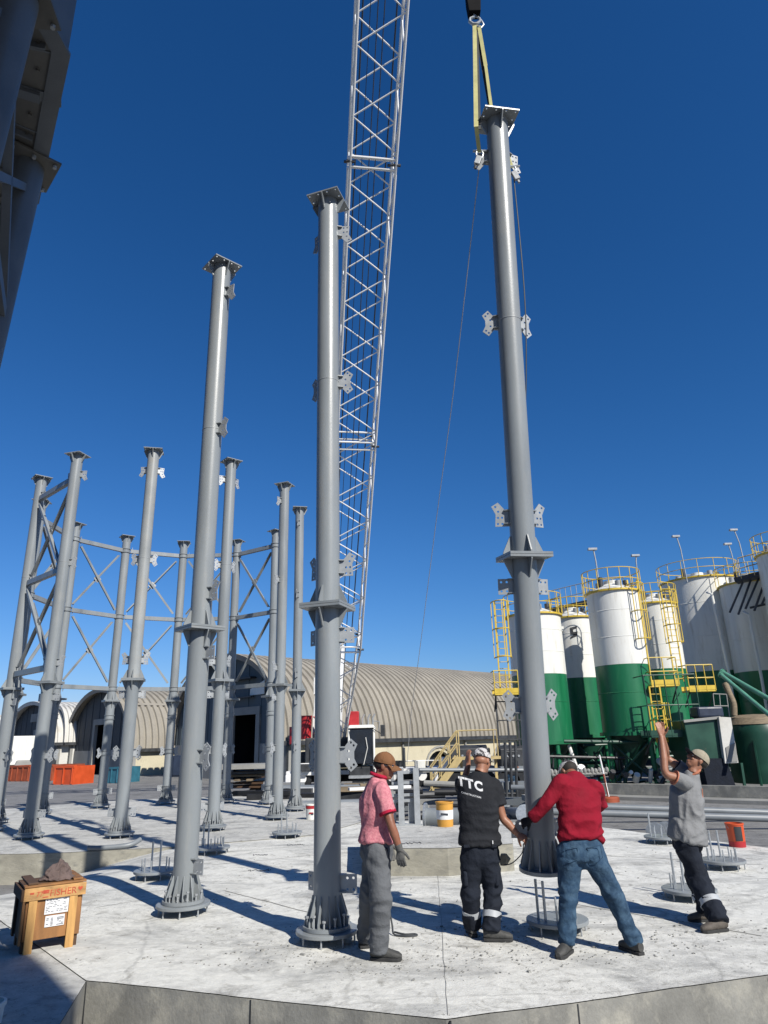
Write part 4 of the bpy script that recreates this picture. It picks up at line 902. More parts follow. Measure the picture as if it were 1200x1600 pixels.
# access tower under left ladder
ct = W(790, 1088, 31.4); lt = thing('ladder_frame', 'dark open frame standing under the leftmost yellow platform', 'frame', (ct.x, ct.y, YZ))
for dx in (-.45, 0, .45, .8): make('upright', MB().box((ct.x+dx, ct.y, (ct.z+YZ)/2), (.07, .07, ct.z-YZ)), mDark, lt, smooth=False)
for k in range(5): make('rung', MB().box((ct.x+.15, ct.y-.04, YZ+.6+k*.8), (1.3, .04, .05)), mDark, lt, smooth=False)
# back walkway with pale rail
wkl, wkr = W(858, 955, 40), W(925, 940, 38.5)
wk = thing('walkway', 'grey railed walkway behind the silos at left', 'walkway', (wkl+wkr)/2)
make('deck', MB().bar(wkl, wkr, 1.0, .12), mDark, wk, smooth=False)
for f_ in (.55, 1.1): make('rail', MB().tube(wkl+V((0, -.5, f_)), wkr+V((0, -.5, f_)), .025, n=6), mPlate, wk)
for k in range(9): p = wkl.lerp(wkr, k/8)+V((0, -.5, 0)); make('post', MB().tube(p, p+V((0, 0, 1.1)), .022, n=6), mPlate, wk)
for k in range(6): p = wkl.lerp(wkr, k/5); make('truss_bar', MB().bar(p+V((0, -.4, -.9)), p+V((1.0, -.4, -.05)), .07, .07), mDark, wk, smooth=False)
a, b = W(1150, 908, 35.6), W(1212, 892, 34.4)
wk = thing('walkway', 'dark braced walkway joining the two wide silos at right', 'walkway', (a+b)/2)
make('deck', MB().bar(a, b, .8, .22), mDark, wk, smooth=False)
for f_ in (.55, 1.1): make('rail', MB().tube(a+V((0, -.6, f_)), b+V((0, -.6, f_)), .03, n=6), mYelD, wk)
for k in range(4): p = a.lerp(b, k/3)+V((0, -.6, 0)); make('post', MB().tube(p, p+V((0, 0, 1.1)), .025, n=6), mYelD, wk)
for k in range(6): p = a.lerp(b, k/5); make('truss_bar', MB().bar(p+V((-.75, -.2, -1.7-.2*(k % 2))), p+V((.2, -.3, -.12)), .09, .09), mDark, wk, smooth=False)
make('tie', MB().bar(a+V((.3, -.3, -1.5)), b+V((.3, -.3, -1.5)), .1, .1), mDark, wk, smooth=False)
# lamp poles
for lab, x0p, y0p, x1p, y1p, Y in (('thin lamp pole rising from the rim of the tallest front silo', 938, 925, 927, 858, 32), ('short lamp pole behind the tallest front silo', 997, 905, 994, 868, 36), ('tall lamp pole on the left rim of the wide silo', 1074, 910, 1057, 838, 38), ('small lamp pole right of the wide silo', 1152, 905, 1138, 850, 38.5), ('tallest lamp pole above the braced walkway', 1169, 905, 1147, 828, 37.5)):
    a = W(x0p, y0p, Y); b = W(x1p, y1p, Y); t = thing('lamp_pole', lab, 'lamp pole', a, 'lamp poles on the silos'); k = a.lerp(b, .72); k.x = a.x+(b.x-a.x)*.35
    make('pole', MB().path([a, k, b], .035, 6), mPlate, t); make('lamp_head', MB().box(b+V((-.05, 0, 0)), (.42, .2, .1)), mPlate, t, smooth=False)
# downpipes on wide silos
for lab, pxa, pxb, Y in (('white conveying pipe down the front of the wide silo', (1112, 928), (1140, 1058), 36.8), ('white conveying pipe at the right wide silo', (1170, 960), (1190, 1060), 35.5)):
    a, b = W(*pxa, Y), W(*pxb, Y); o = make('conveying_pipe', MB().path([a+V((0, .5, .2)), a, b, b+V((.1, .3, -2.2))], .075, 10), mWhite, loc=a); tag(o, lab, 'pipe')
# inclined mint pipes
for lab, a, b, r_, Ya, Yb, mt in (('mint green inclined pipe, upper of two, at the right edge', (1128, 1050), (1215, 1100), .095, 30, 27, mMint), ('grey-green inclined pipe, lower of two, at the right edge', (1126, 1054), (1215, 1128), .085, 29.5, 26.5, mMint)):
    a, b = W(*a, Ya), W(*b, Yb); o = make('chute_pipe', MB().tube(a, b, r_, n=16).lathe([(r_+.05, 0), (r_+.05, .05)], 16, o=a, ax=(b-a)), mt, loc=a); tag(o, lab, 'pipe')
o = make('elbow_pipe', MB().path(smooth_pts([W(1133, 1068, 30.5), W(1140, 1085, 30.3), W(1146, 1100, 30.2), W(1147, 1118, 30.2)]), .13, 12), mTimber, loc=W(1140, 1085, 30.3)); tag(o, 'rusty elbow pipe above the green tank', 'pipe')
# green hopper with white panel
Yh = 28.5
hp0 = W(1070, 1128, Yh); h1_, h2_, h3_ = W(1130, 1122, Yh), W(1140, 1226, Yh), W(1085, 1180, Yh)
hop = thing('feed_hopper', 'shaded green feed hopper with a stained white control panel, behind the man looking up', 'hopper', (h3_.x, Yh, YZ))
pf = [W(1068, 1126, Yh), W(1124, 1121, Yh), W(1139, 1226, Yh), W(1112, 1226, Yh), W(1078, 1175, Yh)]
make('hopper_body', MB().prism(pf, (0, 2.0, 0)), mGreenShade, hop, smooth=False, bevel=.03)
mb = MB().bar(W(1068, 1127, Yh-.06), W(1125, 1121, Yh-.06), .1, .1); make('edge_angle', mb, mConcW, hop, smooth=False)
make('control_panel', MB().prism([W(1123, 1120, Yh-.2), W(1142, 1121, Yh-.2), W(1154, 1192, Yh-.2), W(1133, 1193, Yh-.2)], (0, .35, 0)), mRoofW, hop, smooth=False, bevel=.01)
make('panel_base', MB().prism([W(1134, 1168, Yh-.23), W(1149, 1160, Yh-.23), W(1153, 1190, Yh-.23), W(1137, 1191, Yh-.23)], (0, .03, 0)), mConcW, hop, smooth=False)
for px_ in (1128, 1150): make('support_leg', MB().bar(W(px_+8, 1192, Yh), W(px_+14, 1232, Yh), .09, .09), mGreenShade, hop, smooth=False)
make('curtain', MB().prism([W(1096, 1185, Yh-.1), W(1134, 1185, Yh-.1), W(1150, 1229, Yh-.1), W(1106, 1229, Yh-.1)], (0, .5, 0)), mNavyC, hop, smooth=False)
make('motor', MB().box(W(1104, 1113, Yh+.3), (1.05, .8, .42)), mNavy, hop, smooth=False, bevel=.08)
mb = MB()
for a_, b_ in (((1118, 1122), (1114, 1084)), ((1140, 1120), (1135, 1085)), ((1114, 1084), (1135, 1085)), ((1116, 1103), (1138, 1103)), ((1127, 1120), (1124, 1085))): mb.tube(W(*a_, Yh+.2), W(*b_, Yh+.2), .022, n=6)
make('hand_rail', mb, mConcW, hop)
# rounded green tank
tk = W(1178, 1170, 30.5); tank = thing('green_tank', 'rounded green tank with a dusty top and red warning sticker at the right edge', 'tank', (tk.x, tk.y, YZ))
z0t, z1t = YZ+.25, W(1170, 1118, 30.5).z; rt = 1.25; c = V((tk.x+.25, tk.y, 0))
make('tank_shell', MB().lathe([(rt, z0t), (rt, z1t-.75), (rt*.97, z1t-.4), (rt*.8, z1t-.12), (rt*.45, z1t)], 40, o=c), mGreenShade, tank)
make('dusty_top', MB().lathe([(rt*.985, z1t-.36), (rt*.82, z1t-.09), (rt*.46, z1t+.03), (.02, z1t+.05)], 40, o=c, close=False), mTimber, tank)
for a_ in (-2.2, -1.6, -1.0): u = V((math.cos(a_), math.sin(a_), 0)); make('stiffener', MB().prism([c+u*rt+V((0, 0, YZ)), c+u*(rt+.28)+V((0, 0, YZ)), c+u*(rt+.05)+V((0, 0, z1t-1.0)), c+u*rt+V((0, 0, z1t-1.0))], V((-u.y, u.x, 0))*.06), mGreenShade, tank, smooth=False)
u = V((math.cos(-1.35), math.sin(-1.35), 0)); p = c+u*(rt+.02)+V((0, 0, W(1188, 1165, 29.5).z)); rr_ = Matrix.Rotation(-1.35+math.pi/2, 3, 'Z')
make('warning_sticker', MB().box(p, (.26, .02, .42), rr_), mPaper, tank, smooth=False); make('sticker_mark', MB().box(p+u*.012+V((0, 0, .03)), (.16, .01, .22), rr_), mRed, tank, smooth=False)
# pipework clutter under silos
pw = thing('pipework', 'tangle of dark and green pipes under the silos', 'pipework', (9, 32, YZ)); random.seed(5)
for k in range(42):
    x = random.uniform(6.0, 13.5); y = random.uniform(30.2, 35); z = YZ+random.uniform(.1, 2.1); L = random.uniform(.7, 3.5); mt = random.choice((mDark, mBlack, mGreenShade, mGreenShade, mPipe, mDark, mCraneW))
    if k % 3 == 0: d = V((random.uniform(-.5, .5), 0, -z+YZ)); z = max(z, YZ+.6)
    else: d = V((L, random.uniform(-.4, .4), random.uniform(-.2, .2)))
    make('pipe', MB().tube((x, y, z), V((x, y, z))+d, random.uniform(.03, .09), n=8), mt, pw)
for k in range(22):
    x = random.uniform(6.2, 13.4); make('valve', MB().tube((x, 30.8, YZ+random.uniform(.3, 1.2)), (x, 30.5, YZ+random.uniform(.4, 1.1)), random.uniform(.08, .16), n=10), random.choice((mWhite, mCraneW, mDark, mGreen)), pw)
wr = thing('white_valves', 'row of small dusty white valve heads on a low pipe under the silos', 'valves', W(900, 1207, 30)); random.seed(8)
a, b = W(862, 1206, 30), W(948, 1203, 30)
make('header_pipe', MB().tube(a-V((0, 0, .12)), b-V((0, 0, .12)), .06, n=8), mConcW, wr)
for k in range(16): p = a.lerp(b, k/15); make('valve_head', MB().ell(p+V((0, 0, random.uniform(-.04, .05))), (.09, .1, random.uniform(.08, .14)), n=8, m_=5), mConcW, wr)
# dark backing wall and posts, standing for the shade under the silos 
mh = thing('shade_backing', 'dark backing wall on posts, added behind the silo legs for the shade there', 'backdrop', (11, 43, YZ))
make('back_wall', MB().box((19, 45, YZ+1.6), (20, .2, 3.2)), mDark, mh, smooth=False)
for k in range(9): make('backing_post', MB().box((9.5+k*2.2, 43, YZ+1.6), (.18, .18, 3.2)), mGreenShade, mh, smooth=False)
# low parapet and kerb at the right
a, b = G(925, 1245, YZ), G(1215, 1254, YZ); b = b+(b-a)*.6
pr = thing('parapet_wall', 'long low weathered concrete wall in front of the silos', 'wall', (a+b)/2)
make('wall_beam', MB().bar(a+V((0, 0, .25)), b+V((0, 0, .25)), .3, .5), mSide, pr, smooth=False)
o = make('kerb', MB().bar(a+V((0, -.8, .06)), b+V((0, -.8, .06)), .9, .12), mConcW, smooth=False, loc=(a+b)/2); o['kind'] = 'structure'
q = G(953, 1253, YZ); mp = thing('marker_post', 'red and white rod on a round rusty foot beside the low wall', 'marker post', q)
make('foot', MB().lathe([(.34, 0), (.34, .14), (.3, .18)], 24, o=q), mRust, mp); make('rod', MB().tube(q, q+V((-.18, 0, 1.6)), .03, n=8), mCraneW, mp); make('rod_band', MB().tube(q+V((-.03, 0, .2)), q+V((-.11, 0, .95)), .032, n=8), mRust, mp)

# ------------------------------------------------------------------ middle distance: yard clutter
def pipe_lying(label, a, b, r_, mt=mPipe, fl=True):
    a, b = V(a), V(b); t = thing('steel_pipe', label, 'pipe', (a+b)/2, 'grey steel pipes lying in the yard')
    make('pipe_shaft', MB().tube(a, b, r_, n=24), mt, t)
    if fl:
        u = (b-a).normalized()
        for p in (a, b): make('flange', MB().lathe([(r_*.8, -.02), (r_*1.55, -.02), (r_*1.55, .02), (r_*.8, .02)], 24, o=p, ax=u), mZinc, t)
        for p in (a+u*.5, b-u*.5): make('flange_rib', MB().bar(p-V((0, 0, r_*1.3)), p+V((0, 0, r_*1.3)), .02, .2), mt, t, smooth=False)
def gp_(px, py, z): p = G(px, py, z); return p
pipe_lying('thick grey pipe lying behind the tall column, upper of the stack', W(412, 1238, 27), W(590, 1236, 27.5), .24)
pipe_lying('thick grey pipe lying in shade behind the tall column', W(470, 1262, 23), W(604, 1258, 23.2), .2)
pipe_lying('lower grey pipe in the stack behind the tall column', W(488, 1276, 21.5), W(600, 1273, 21.6), .16)
pipe_lying('thin pale pipe rail crossing behind the man in black', W(655, 1203, 24), W(860, 1203, 25), .06, mPipe, False)
pipe_lying('flanged pipe end beside the orange-banded drum', G(668, 1283, YZ+.9)+V((0, .6, 0)), G(735, 1283, YZ+.9)+V((0, .6, 0)), .17)
pipe_lying('flanged pipe ends pointing out right of the man in black', W(820, 1272, 19.0), W(780, 1268, 24), .15)
pipe_lying('second flanged pipe end beside the hanging column', W(836, 1272, 19.0), W(796, 1268, 24), .15)
for k, (ya, yb, lab) in enumerate(((1268, 1279, 'nearest of the long pipes beyond the slab at right'), (1258, 1270, 'second long pipe beyond the slab at right'))):
    pipe_lying(lab, W(858, ya, 18.9+1.6*k), W(1300, yb+3, 18.2+1.6*k), .085)
pipe_lying('pipe with round flange facing the viewer, left of the man looking up', W(1024, 1300, 15.2), W(1060, 1290, 19), .12)
pipe_lying('second round flange facing the viewer behind the man looking up', W(1041, 1299, 15.2), W(1078, 1290, 19), .12)
# galvanised frame on the raised block
fr_ = thing('upright_rack', 'grey upright steel frame with rungs beside the man in pink', 'rack', W(640, 1290, 16.6))
for px_ in (628, 653): p = W(px_, 1292, 16.6); make('post', MB().box((p.x, p.y, W(px_, 1245, 16.6).z), (.13, .09, W(px_, 1199, 16.6).z-W(px_, 1291, 16.6).z)), mPlate, fr_, smooth=False)
for py_ in (1206, 1222, 1241, 1250): a, b = W(612, py_+2, 16.7), W(653, py_, 16.7); make('rung', MB().bar(a, b, .05, .06), mPlate, fr_, smooth=False)
for px_ in (616, 640, 645): a, b = W(px_, 1250, 16.75), W(px_+1, 1290, 16.75); make('baluster', MB().bar(a, b, .07, .07), mPlate, fr_, smooth=False)
make('foot_rail', MB().bar(W(606, 1289, 16.6), W(660, 1290, 16.6), .08, .07), mPlate, fr_, smooth=False)
a = W(632, 1200, 17.0); make('aerial_tube', MB().tube(a, a+V((0, 0, .45)), .03, n=8), mDark, fr_)
# trolley / machine pile
mp_ = thing('machine_pile', 'heap of dark machine parts and beams behind the steel frame', 'machine parts', (1.2, 22, YZ)); random.seed(21)
for k in range(34):
    x = random.uniform(-.5, 4.2); y = random.uniform(20.5, 24.5); z = YZ+random.uniform(.08, .95); mt = random.choice((mDark, mBlack, mPipe, mDark, mPipe, mConcW))
    mb = MB()
    if k % 2: mb.box((x, y, z), (random.uniform(.3, 1.4), random.uniform(.2, .5), random.uniform(.08, .3)), Matrix.Rotation(random.uniform(-.5, .5), 3, 'Z'))
    else: mb.tube((x, y, z), (x+random.uniform(.5, 1.6), y+random.uniform(-.3, .3), z+random.uniform(-.1, .1)), random.uniform(.05, .12), n=10)
    make('machine_part', mb, mt, mp_, smooth=False)
mp2 = thing('beam_pile', 'stacked beams and offcuts behind the free columns in the middle', 'beams', (-2.2, 25, YZ)); random.seed(4)
for k in range(26):
    x = random.uniform(-4.6, -.2); y = random.uniform(24.5, 30); z = YZ+random.uniform(.08, .8)
    make('beam', MB().box((x, y, z), (random.uniform(.6, 2.2), random.uniform(.15, .4), random.uniform(.08, .25)), Matrix.Rotation(random.uniform(-.3, .3), 3, 'Z')), random.choice((mDark, mCraneW, mPlate, mTimber, mBlack)), mp2, smooth=False)
# yellow stairs
st_ = thing('yellow_stairs', 'yellow steel stairs with handrails behind the man in black', 'stairs', W(700, 1245, 28))
a, b = W(676, 1243, 28), W(718, 1184, 28)
for dy in (0, .9):
    o3 = V((0, dy, 0)); make('stringer', MB().bar(a+o3, b+o3, .08, .26), mYelD, st_, smooth=False)
    for f_ in (.55, 1.0): make('handrail', MB().tube(a+o3+V((0, 0, f_)), b+o3+V((0, 0, f_)), .028, n=6), mYelD, st_)
    for k in range(4): p = a.lerp(b, k/3)+o3; make('baluster', MB().tube(p, p+V((0, 0, 1.0)), .028, n=6), mYelD, st_)
    make('handrail', MB().path([b+o3+V((0, 0, 1)), b+o3+V((1.5, 0, 1.0)), b+o3+V((1.5, 0, 0))], .028, 6), mYelD, st_)
for k in range(8): p = a.lerp(b, (k+.5)/8)+V((0, .45, 0)); make('tread', MB().box(p, (.26, .88, .04)), mYelD, st_, smooth=False)
make('landing', MB().box(b+V((.8, .45, -.03)), (1.6, .95, .1)), mYelD, st_, smooth=False)
for dx in (.1, 1.45): make('landing_post', MB().box((b.x+dx, b.y+.45, (b.z+YZ)/2), (.1, .1, b.z-YZ)), mYelD, st_, smooth=False)
# dark mixers/trucks behind
for lab, px0, px1, Y in (('dark truck rear with rounded drum behind the patterned cap', 704, 768, 32), ('second dark rounded machine right of the patterned cap', 782, 824, 31)):
    a, b = W(px0, 1205, Y), W(px1, 1205, Y); cx = (a.x+b.x)/2; wd = b.x-a.x; t = thing('parked_truck', lab, 'truck', (cx, Y, YZ))
    zt = W(px0, 1168, Y).z
    make('drum', MB().tube((cx-wd*.45, Y+.6, zt-.6), (cx+wd*.45, Y+.6, zt-.6), .68, n=24), mDark, t); make('panel', MB().box((cx, Y-.12, zt-.62), (wd*.98, .1, 1.15)), mDark, t, smooth=False, bevel=.25)
    for i in (-1, 0, 1):
        for j in (-1, 1): make('rivet', MB().tube((cx+i*wd*.2, Y-.2, zt-.6+j*.25), (cx+i*wd*.2, Y-.15, zt-.6+j*.25), .05, n=8), mPlate, t)
    make('chassis', MB().box((cx, Y, YZ+1.0), (wd*1.1, 1.0, .25)), mPipe, t, smooth=False)
    for i in (-1, 1): make('wheel', MB().tube((cx+i*wd*.3, Y-.5, YZ+.5), (cx+i*wd*.3, Y-.1, YZ+.5), .5, n=20), mBlack, t)
# scaffold posts left of the hanging column
sp = thing('scaffold_posts', 'pair of dark scaffold posts with rungs left of the hanging column', 'scaffold', W(797, 1250, 22)); 
for px_ in (792, 800, 808): a, b = W(px_, 1250, 22), W(px_-3, 1160, 22); make('post', MB().tube(a, b, .045, n=8), mDark, sp)
for py_ in (1175, 1205, 1240): make('rung', MB().tube(W(789, py_, 22), W(808, py_, 22), .03, n=6), mDark, sp)
# buckets
def bucket(label, p, r_, h_, mats, name='bucket', bands=(), handle=True, cat='bucket'):
    t = thing(name, label, cat, p); p = V(p)
    make('pail', MB().lathe([(.01, 0), (r_*.9, 0), (r_, h_), (r_*.93, h_), (r_*.84, .02), (.01, .02)], 32, o=p, close=False), mats, t)
    make('rim', MB().lathe([(r_, h_-.02), (r_+.008, h_-.02), (r_+.008, h_+.006), (r_-.01, h_+.006)], 32, o=p, close=False), mats, t)
    for z0_, z1_, mt in bands: make('band', MB().lathe([(r_*(.9+.1*z0_)+.002, h_*z0_), (r_*(.9+.1*z1_)+.002, h_*z1_)], 32, o=p, close=False), mt, t)
    if handle: make('handle', MB().path([p+V((r_*math.cos(a), -.02-.5*r_*math.sin(a)-.0, h_*.95-.35*h_*math.sin(a))) for a in [math.pi*i/10 for i in range(11)]], .004, 6), mZinc, t)
    return t
pb_ = G(696, 1291, .355); d1 = bucket('orange-banded white drum on the raised block left of the man in black', pb_, .155, .40, mOrange if False else M('drum_orange', (.60, .30, .045), .5), bands=((.30, .68, mPaper),), name='paint_drum', cat='drum', handle=False)
make('print_mark', MB().box(pb_+V((-.02, -.152, .21)), (.13, .004, .03), Matrix.Rotation(.1, 3, 'Y')), mInk, d1, smooth=False)
pb_ = G(487, 1280, .012)
d2 = bucket('small white tin with red lid band behind the column beside the man in pink', pb_, .15, .34, mWhite, bands=((.72, .95, mRed),)); make('print_mark', MB().box(pb_+V((0, -.146, .15)), (.11, .004, .035)), mRed, d2, smooth=False)
make('print_mark', MB().box(pb_+V((.03, -.150, .13)), (.06, .004, .03)), mInk, d2, smooth=False)
pb_ = G(1153, 1323, .0); d3 = bucket('battered red and orange bucket with dark stains at the far right of the slab', pb_, .14, .36, mOrange, bands=((.0, .25, mRed),))
make('stain', MB().lathe([(.134, .10), (.143, .32)], 10, o=pb_, close=False, a0=R(-120), a1=R(-70)), mDark, d3)
pb_ = G(2, 1598, -.01); bucket('white plastic pail at the bottom left corner', (pb_.x-.10, pb_.y-.02, -.012), .11, .13, mWhite)
# ------------------------------------------------------------------ wooden crate
c0 = G(37, 1492, 0); c1 = G(107, 1482, 0); 
cd_ = (V((c1.x, c1.y, 0))-V((c0.x, c0.y, 0))).normalized(); cd_.rotate(Quaternion((0, 0, 1), R(7))); cn = V((-cd_.y, cd_.x, 0)); 
crt = thing('wooden_crate', 'pine shipping crate with red stencilled lettering and a paper label on its front', 'crate', c0)
zc_ = -.005; CWd = .50; CH = .575; CDp = .56; o0 = V((c0.x, c0.y, zc_))-cd_*.03
def cbx(name, u0, u1, v0, v1, w0, w1, mt, bev=.003, parent=None):
    P = [o0+cd_*u+cn*v+V((0, 0, w_)) for u, v, w_ in ((u0, v0, w0), (u1, v0, w0), (u1, v1, w0), (u0, v1, w0), (u0, v0, w1), (u1, v0, w1), (u1, v1, w1), (u0, v1, w1))]
    mb = MB(); mb.add(P, [(3, 2, 1, 0), (4, 5, 6, 7), (0, 1, 5, 4), (1, 2, 6, 5), (2, 3, 7, 6), (3, 0, 4, 7)]); return make(name, mb, mt, parent or crt, smooth=False, bevel=bev)
cbx('front_panel', .0, CWd, .026, .04, .105, CH-.02, mPly); cbx('back_panel', .0, CWd, CDp-.04, CDp-.026, .13, CH-.02, mPly)
cbx('side_panel', -.012, .003, .04, CDp-.04, .10, CH-.02, mWoodD); cbx('side_panel', CWd-.003, CWd+.012, .04, CDp-.04, .10, CH-.02, mPly)
cbx('bottom_panel', .02, CWd-.02, .04, CDp-.04, .11, .128, mPly)
for u in (.02, CWd-.115): cbx('front_post', u, u+.075, .0, .025, .0, CH-.125, mWoodV)
for u in (-.036, ): 
    cbx('side_batten', u, u+.023, .0, .075, .08, CH-.02, mPly); cbx('side_batten', u, u+.023, CDp-.1, CDp-.02, .08, CH-.02, mWoodD); cbx('side_rail', u-.02, u, 0, CDp, CH-.12, CH-.02, mWoodD)
cbx('top_board', -.03, CWd+.03, -.004, .022, CH-.122, CH-.012, mWood)
for k in range(5): cbx('lid_board', -.035, CWd+.03, .003+k*.092, .003+k*.092+.086, CH-.008, CH+.010, mWoodD if k > 0 else mPly)
cbx('lid_batten', .0, .09, .03, CDp, CH+.012, CH+.03, mWoodD); cbx('lid_batten', CWd-.09, CWd, .03, CDp, CH+.012, CH+.03, mPly)
for v in (.05, CDp-.12):
    cbx('skid', .0, .1, v, v+.08, 0, .11, mWoodD); cbx('skid', CWd-.1, CWd, v, v+.08, 0, .11, mWoodD)
lb = cbx('paper_label', .17, .385, .018, .0245, .315, .47, mPaper, 0); lb2 = cbx('paper_label', .185, .36, .018, .0245, .205, .300, mPaper, 0)
random.seed(3)
for k in range(9):
    z = .335+k*.014; x = .18; 
    while x < .36:
        L = random.uniform(.008, .035)
        if random.random() < .62: cbx('print_line', x, x+L, .0165, .0177, z, z+.004, mInk, 0, lb)
        x += L+.008
for k in range(6):
    z = .215+k*.012
    for x in (.195, .235, .29, .31, .33):
        if random.random() < .6: cbx('print_line', x, x+.022, .0165, .0177, z, z+.005, mInk, 0, lb2)
def text_on(s, size, org, ux, uz, mt, parent, name='lettering', bold=0, ext=.0015, shear=0):
    cu = bpy.data.curves.new('txt', 'FONT'); cu.body = s; cu.size = size; cu.extrude = ext; cu.offset = bold; cu.shear = shear; cu.resolution_u = 3
    o = bpy.data.objects.new('txt', cu); COL.objects.link(o); dg = bpy.context.evaluated_depsgraph_get(); me = bpy.data.meshes.new_from_object(o.evaluated_get(dg))
    bpy.data.objects.remove(o); nrm = V(ux).cross(V(uz)).normalized()*-1
    m4 = Matrix((V(ux).normalized(), V(uz).normalized(), V(ux).normalized().cross(V(uz).normalized()))).transposed().to_4x4(); m4.translation = V(org)-(wl(parent) if parent else V((0, 0, 0)))
    me.transform(m4); me.materials.clear(); me.materials.append(mt); oo = bpy.data.objects.new(name, me); COL.objects.link(oo); oo.parent = parent; return oo
def cpt(u, v, w_): return o0+cd_*u+cn*v+V((0, 0, w_))
text_on('FISHER', .082, cpt(.195, -.0055, CH-.098), cd_, V((0, 0, 1)), mRedInk, crt)
text_on('77', .062, cpt(.075, -.0055, CH-.09), cd_, V((0, 0, 1)), mRedInk, crt)
cbx('stencil_bar', .02, .055, -.0065, -.0045, CH-.065, CH-.05, mRedInk, 0); cbx('stencil_bar', .135, .19, -.0065, -.0045, CH-.07, CH-.04, mRedInk, 0); cbx('stencil_bar', .135, .185, -.0065, -.0045, CH-.105, CH-.098, mRedInk, 0)
hp2 = []
for i in range(16):
    a = 2*math.pi*i/16; hp2.append(cpt(.475+.018*math.sin(a)**3*1.25, -.0055, CH-.06+.0014*(13*math.cos(a)-5*math.cos(2*a)-2*math.cos(3*a)-math.cos(4*a))))
make('stencil_heart', MB().prism(hp2, cn*-.001), mRedInk, crt, smooth=False)
# rag on the crate
bm = bmesh.new(); bmesh.ops.create_icosphere(bm, subdivisions=5, radius=1)
for v_ in bm.verts:
    p = v_.co.copy(); n_ = noise.noise(p*1.3)*.5+(.5-abs(noise.noise(p*2.0+V((4, 0, 0)))))*.55-abs(noise.noise(V((p.x*4.5, p.y*2, p.z*4.5))))*.55
    k = 1+n_*.55; v_.co = V((p.x*.135*k, p.y*.11*k, max(-.02, p.z*.12*k+(.035 if p.x > -.1 else 0)*max(0, 1-abs(p.x)*1.6))))
    if v_.co.z < 0: v_.co.x *= 1.25; v_.co.y *= 1.2
me = bpy.data.meshes.new('rag'); bm.to_mesh(me); bm.free(); me.materials.append(mCloth); me.polygons.foreach_set('use_smooth', [True]*len(me.polygons))
rg = bpy.data.objects.new('crumpled_rag', me); COL.objects.link(rg); sm_r = rg.modifiers.new('smooth', 'SMOOTH'); sm_r.iterations = 2; rg.location = cpt(.30, .20, CH+.035); rg.rotation_euler.z = math.atan2(cd_.y, cd_.x); tag(rg, 'crumpled grey-brown cloth lying on top of the wooden crate', 'cloth')
rc = W(165, 1325, 13.9)
o = make('drain_hose', MB().path(smooth_pts([V((rc.x-.35, 13.95, .06)), V((rc.x-.1, 13.98, .05)), V((rc.x+.35, 14.1, .07)), V((rc.x+.5, 14.3, .14))]), .045, 12), mPipe, loc=rc); tag(o, 'short bent grey pipe lying on the edge of the raised slab', 'pipe')
# loop of wire by the man in pink, dark wire at the hanging column
p = G(632, 1462, 0); wi = make('wire_loop', MB().path(smooth_pts([p+V((-.15, .1, .25)), p+V((-.12, .08, .08)), p+V((-.1, 0, .012)), p+V((.02, -.06, .01)), p+V((.12, -.04, .01)), p+V((.10, .0, .012)), p+V((0, .0, .012)), p+V((-.1, .06, .02))]), .009, 6), mRope, loc=p); tag(wi, 'dark cable loop on the slab behind the feet of the man in pink', 'cable')
# handwriting scribbles in pencil on slab
random.seed(12)
for px_, py_, L in ((388, 1360, .16), (448, 1341-20, .16), (395, 1323+13, .12), (622, 1318, .16)):
    z_ = .362 if px_ == 622 else None
    p = G(px_, py_, .36 if z_ else 0); z_ = z_ or hpad(p.x, p.y)+.004; mb = MB(); x = 0; pts = []
    while x < L*2.2: pts.append(V((p.x+x, p.y+random.uniform(-.09, .09)+.25*x*.2, z_))); x += random.uniform(.015, .035)
    mb.path(pts, .005, 4); o = make('scribble', mb, mInk, loc=p); o['kind'] = 'structure'
# joints sealed between concrete pours
def joint(a, b, h_=hpad, w_=.014):
    n = 24; P = []
    for i in range(n+1):
        p = a.lerp(b, i/n); p = V((p.x+noise.noise(p*5)*.012, p.y, 0)); d = (b-a).normalized(); s_ = V((-d.y, d.x, 0))*w_/2
        for k in (-1, 1): q = p+s_*k; P.append(V((q.x, q.y, h_(q.x, q.y)+.004)))
    o = make('slab_joint', MB().add(P, [(2*i, 2*i+1, 2*i+3, 2*i+2) for i in range(n)]), mSide, loc=a); o['kind'] = 'structure'
joint(G(700, 1588), G(684, 1368), w_=.004); joint(G(352, 1392), G(505, 1432)); joint(G(560, 1330), G(330, 1352)); joint(G(880, 1410), G(1190, 1462)); joint(G(860, 1332), G(1199, 1352)); joint(G(150, 1418), G(330, 1390), w_=.010)
# shutter joints on the slab's front faces
for (xa, ya), (xb, yb) in zip(near_poly[:3], near_poly[1:4]):
    a_, b_ = V((xa, ya, 0)), V((xb, yb, 0)); n_ = max(1, int((b_-a_).length/1.2)); d_ = (b_-a_).normalized(); o_ = V((d_.y, -d_.x, 0))
    for k in range(n_+1):
        p = a_.lerp(b_, k/n_ if n_ > 1 else k); o = make('shutter_joint', MB().prism([p+o_*.004+V((0, 0, hpad(p.x, p.y)-.012)), p+o_*.004+d_*.010+V((0, 0, hpad(p.x, p.y)-.012)), p+o_*.004+d_*.016+V((0, 0, -.5)), p+o_*.004+V((0, 0, -.5))], -o_*.02), mDark, smooth=False, loc=p); o['kind'] = 'structure'
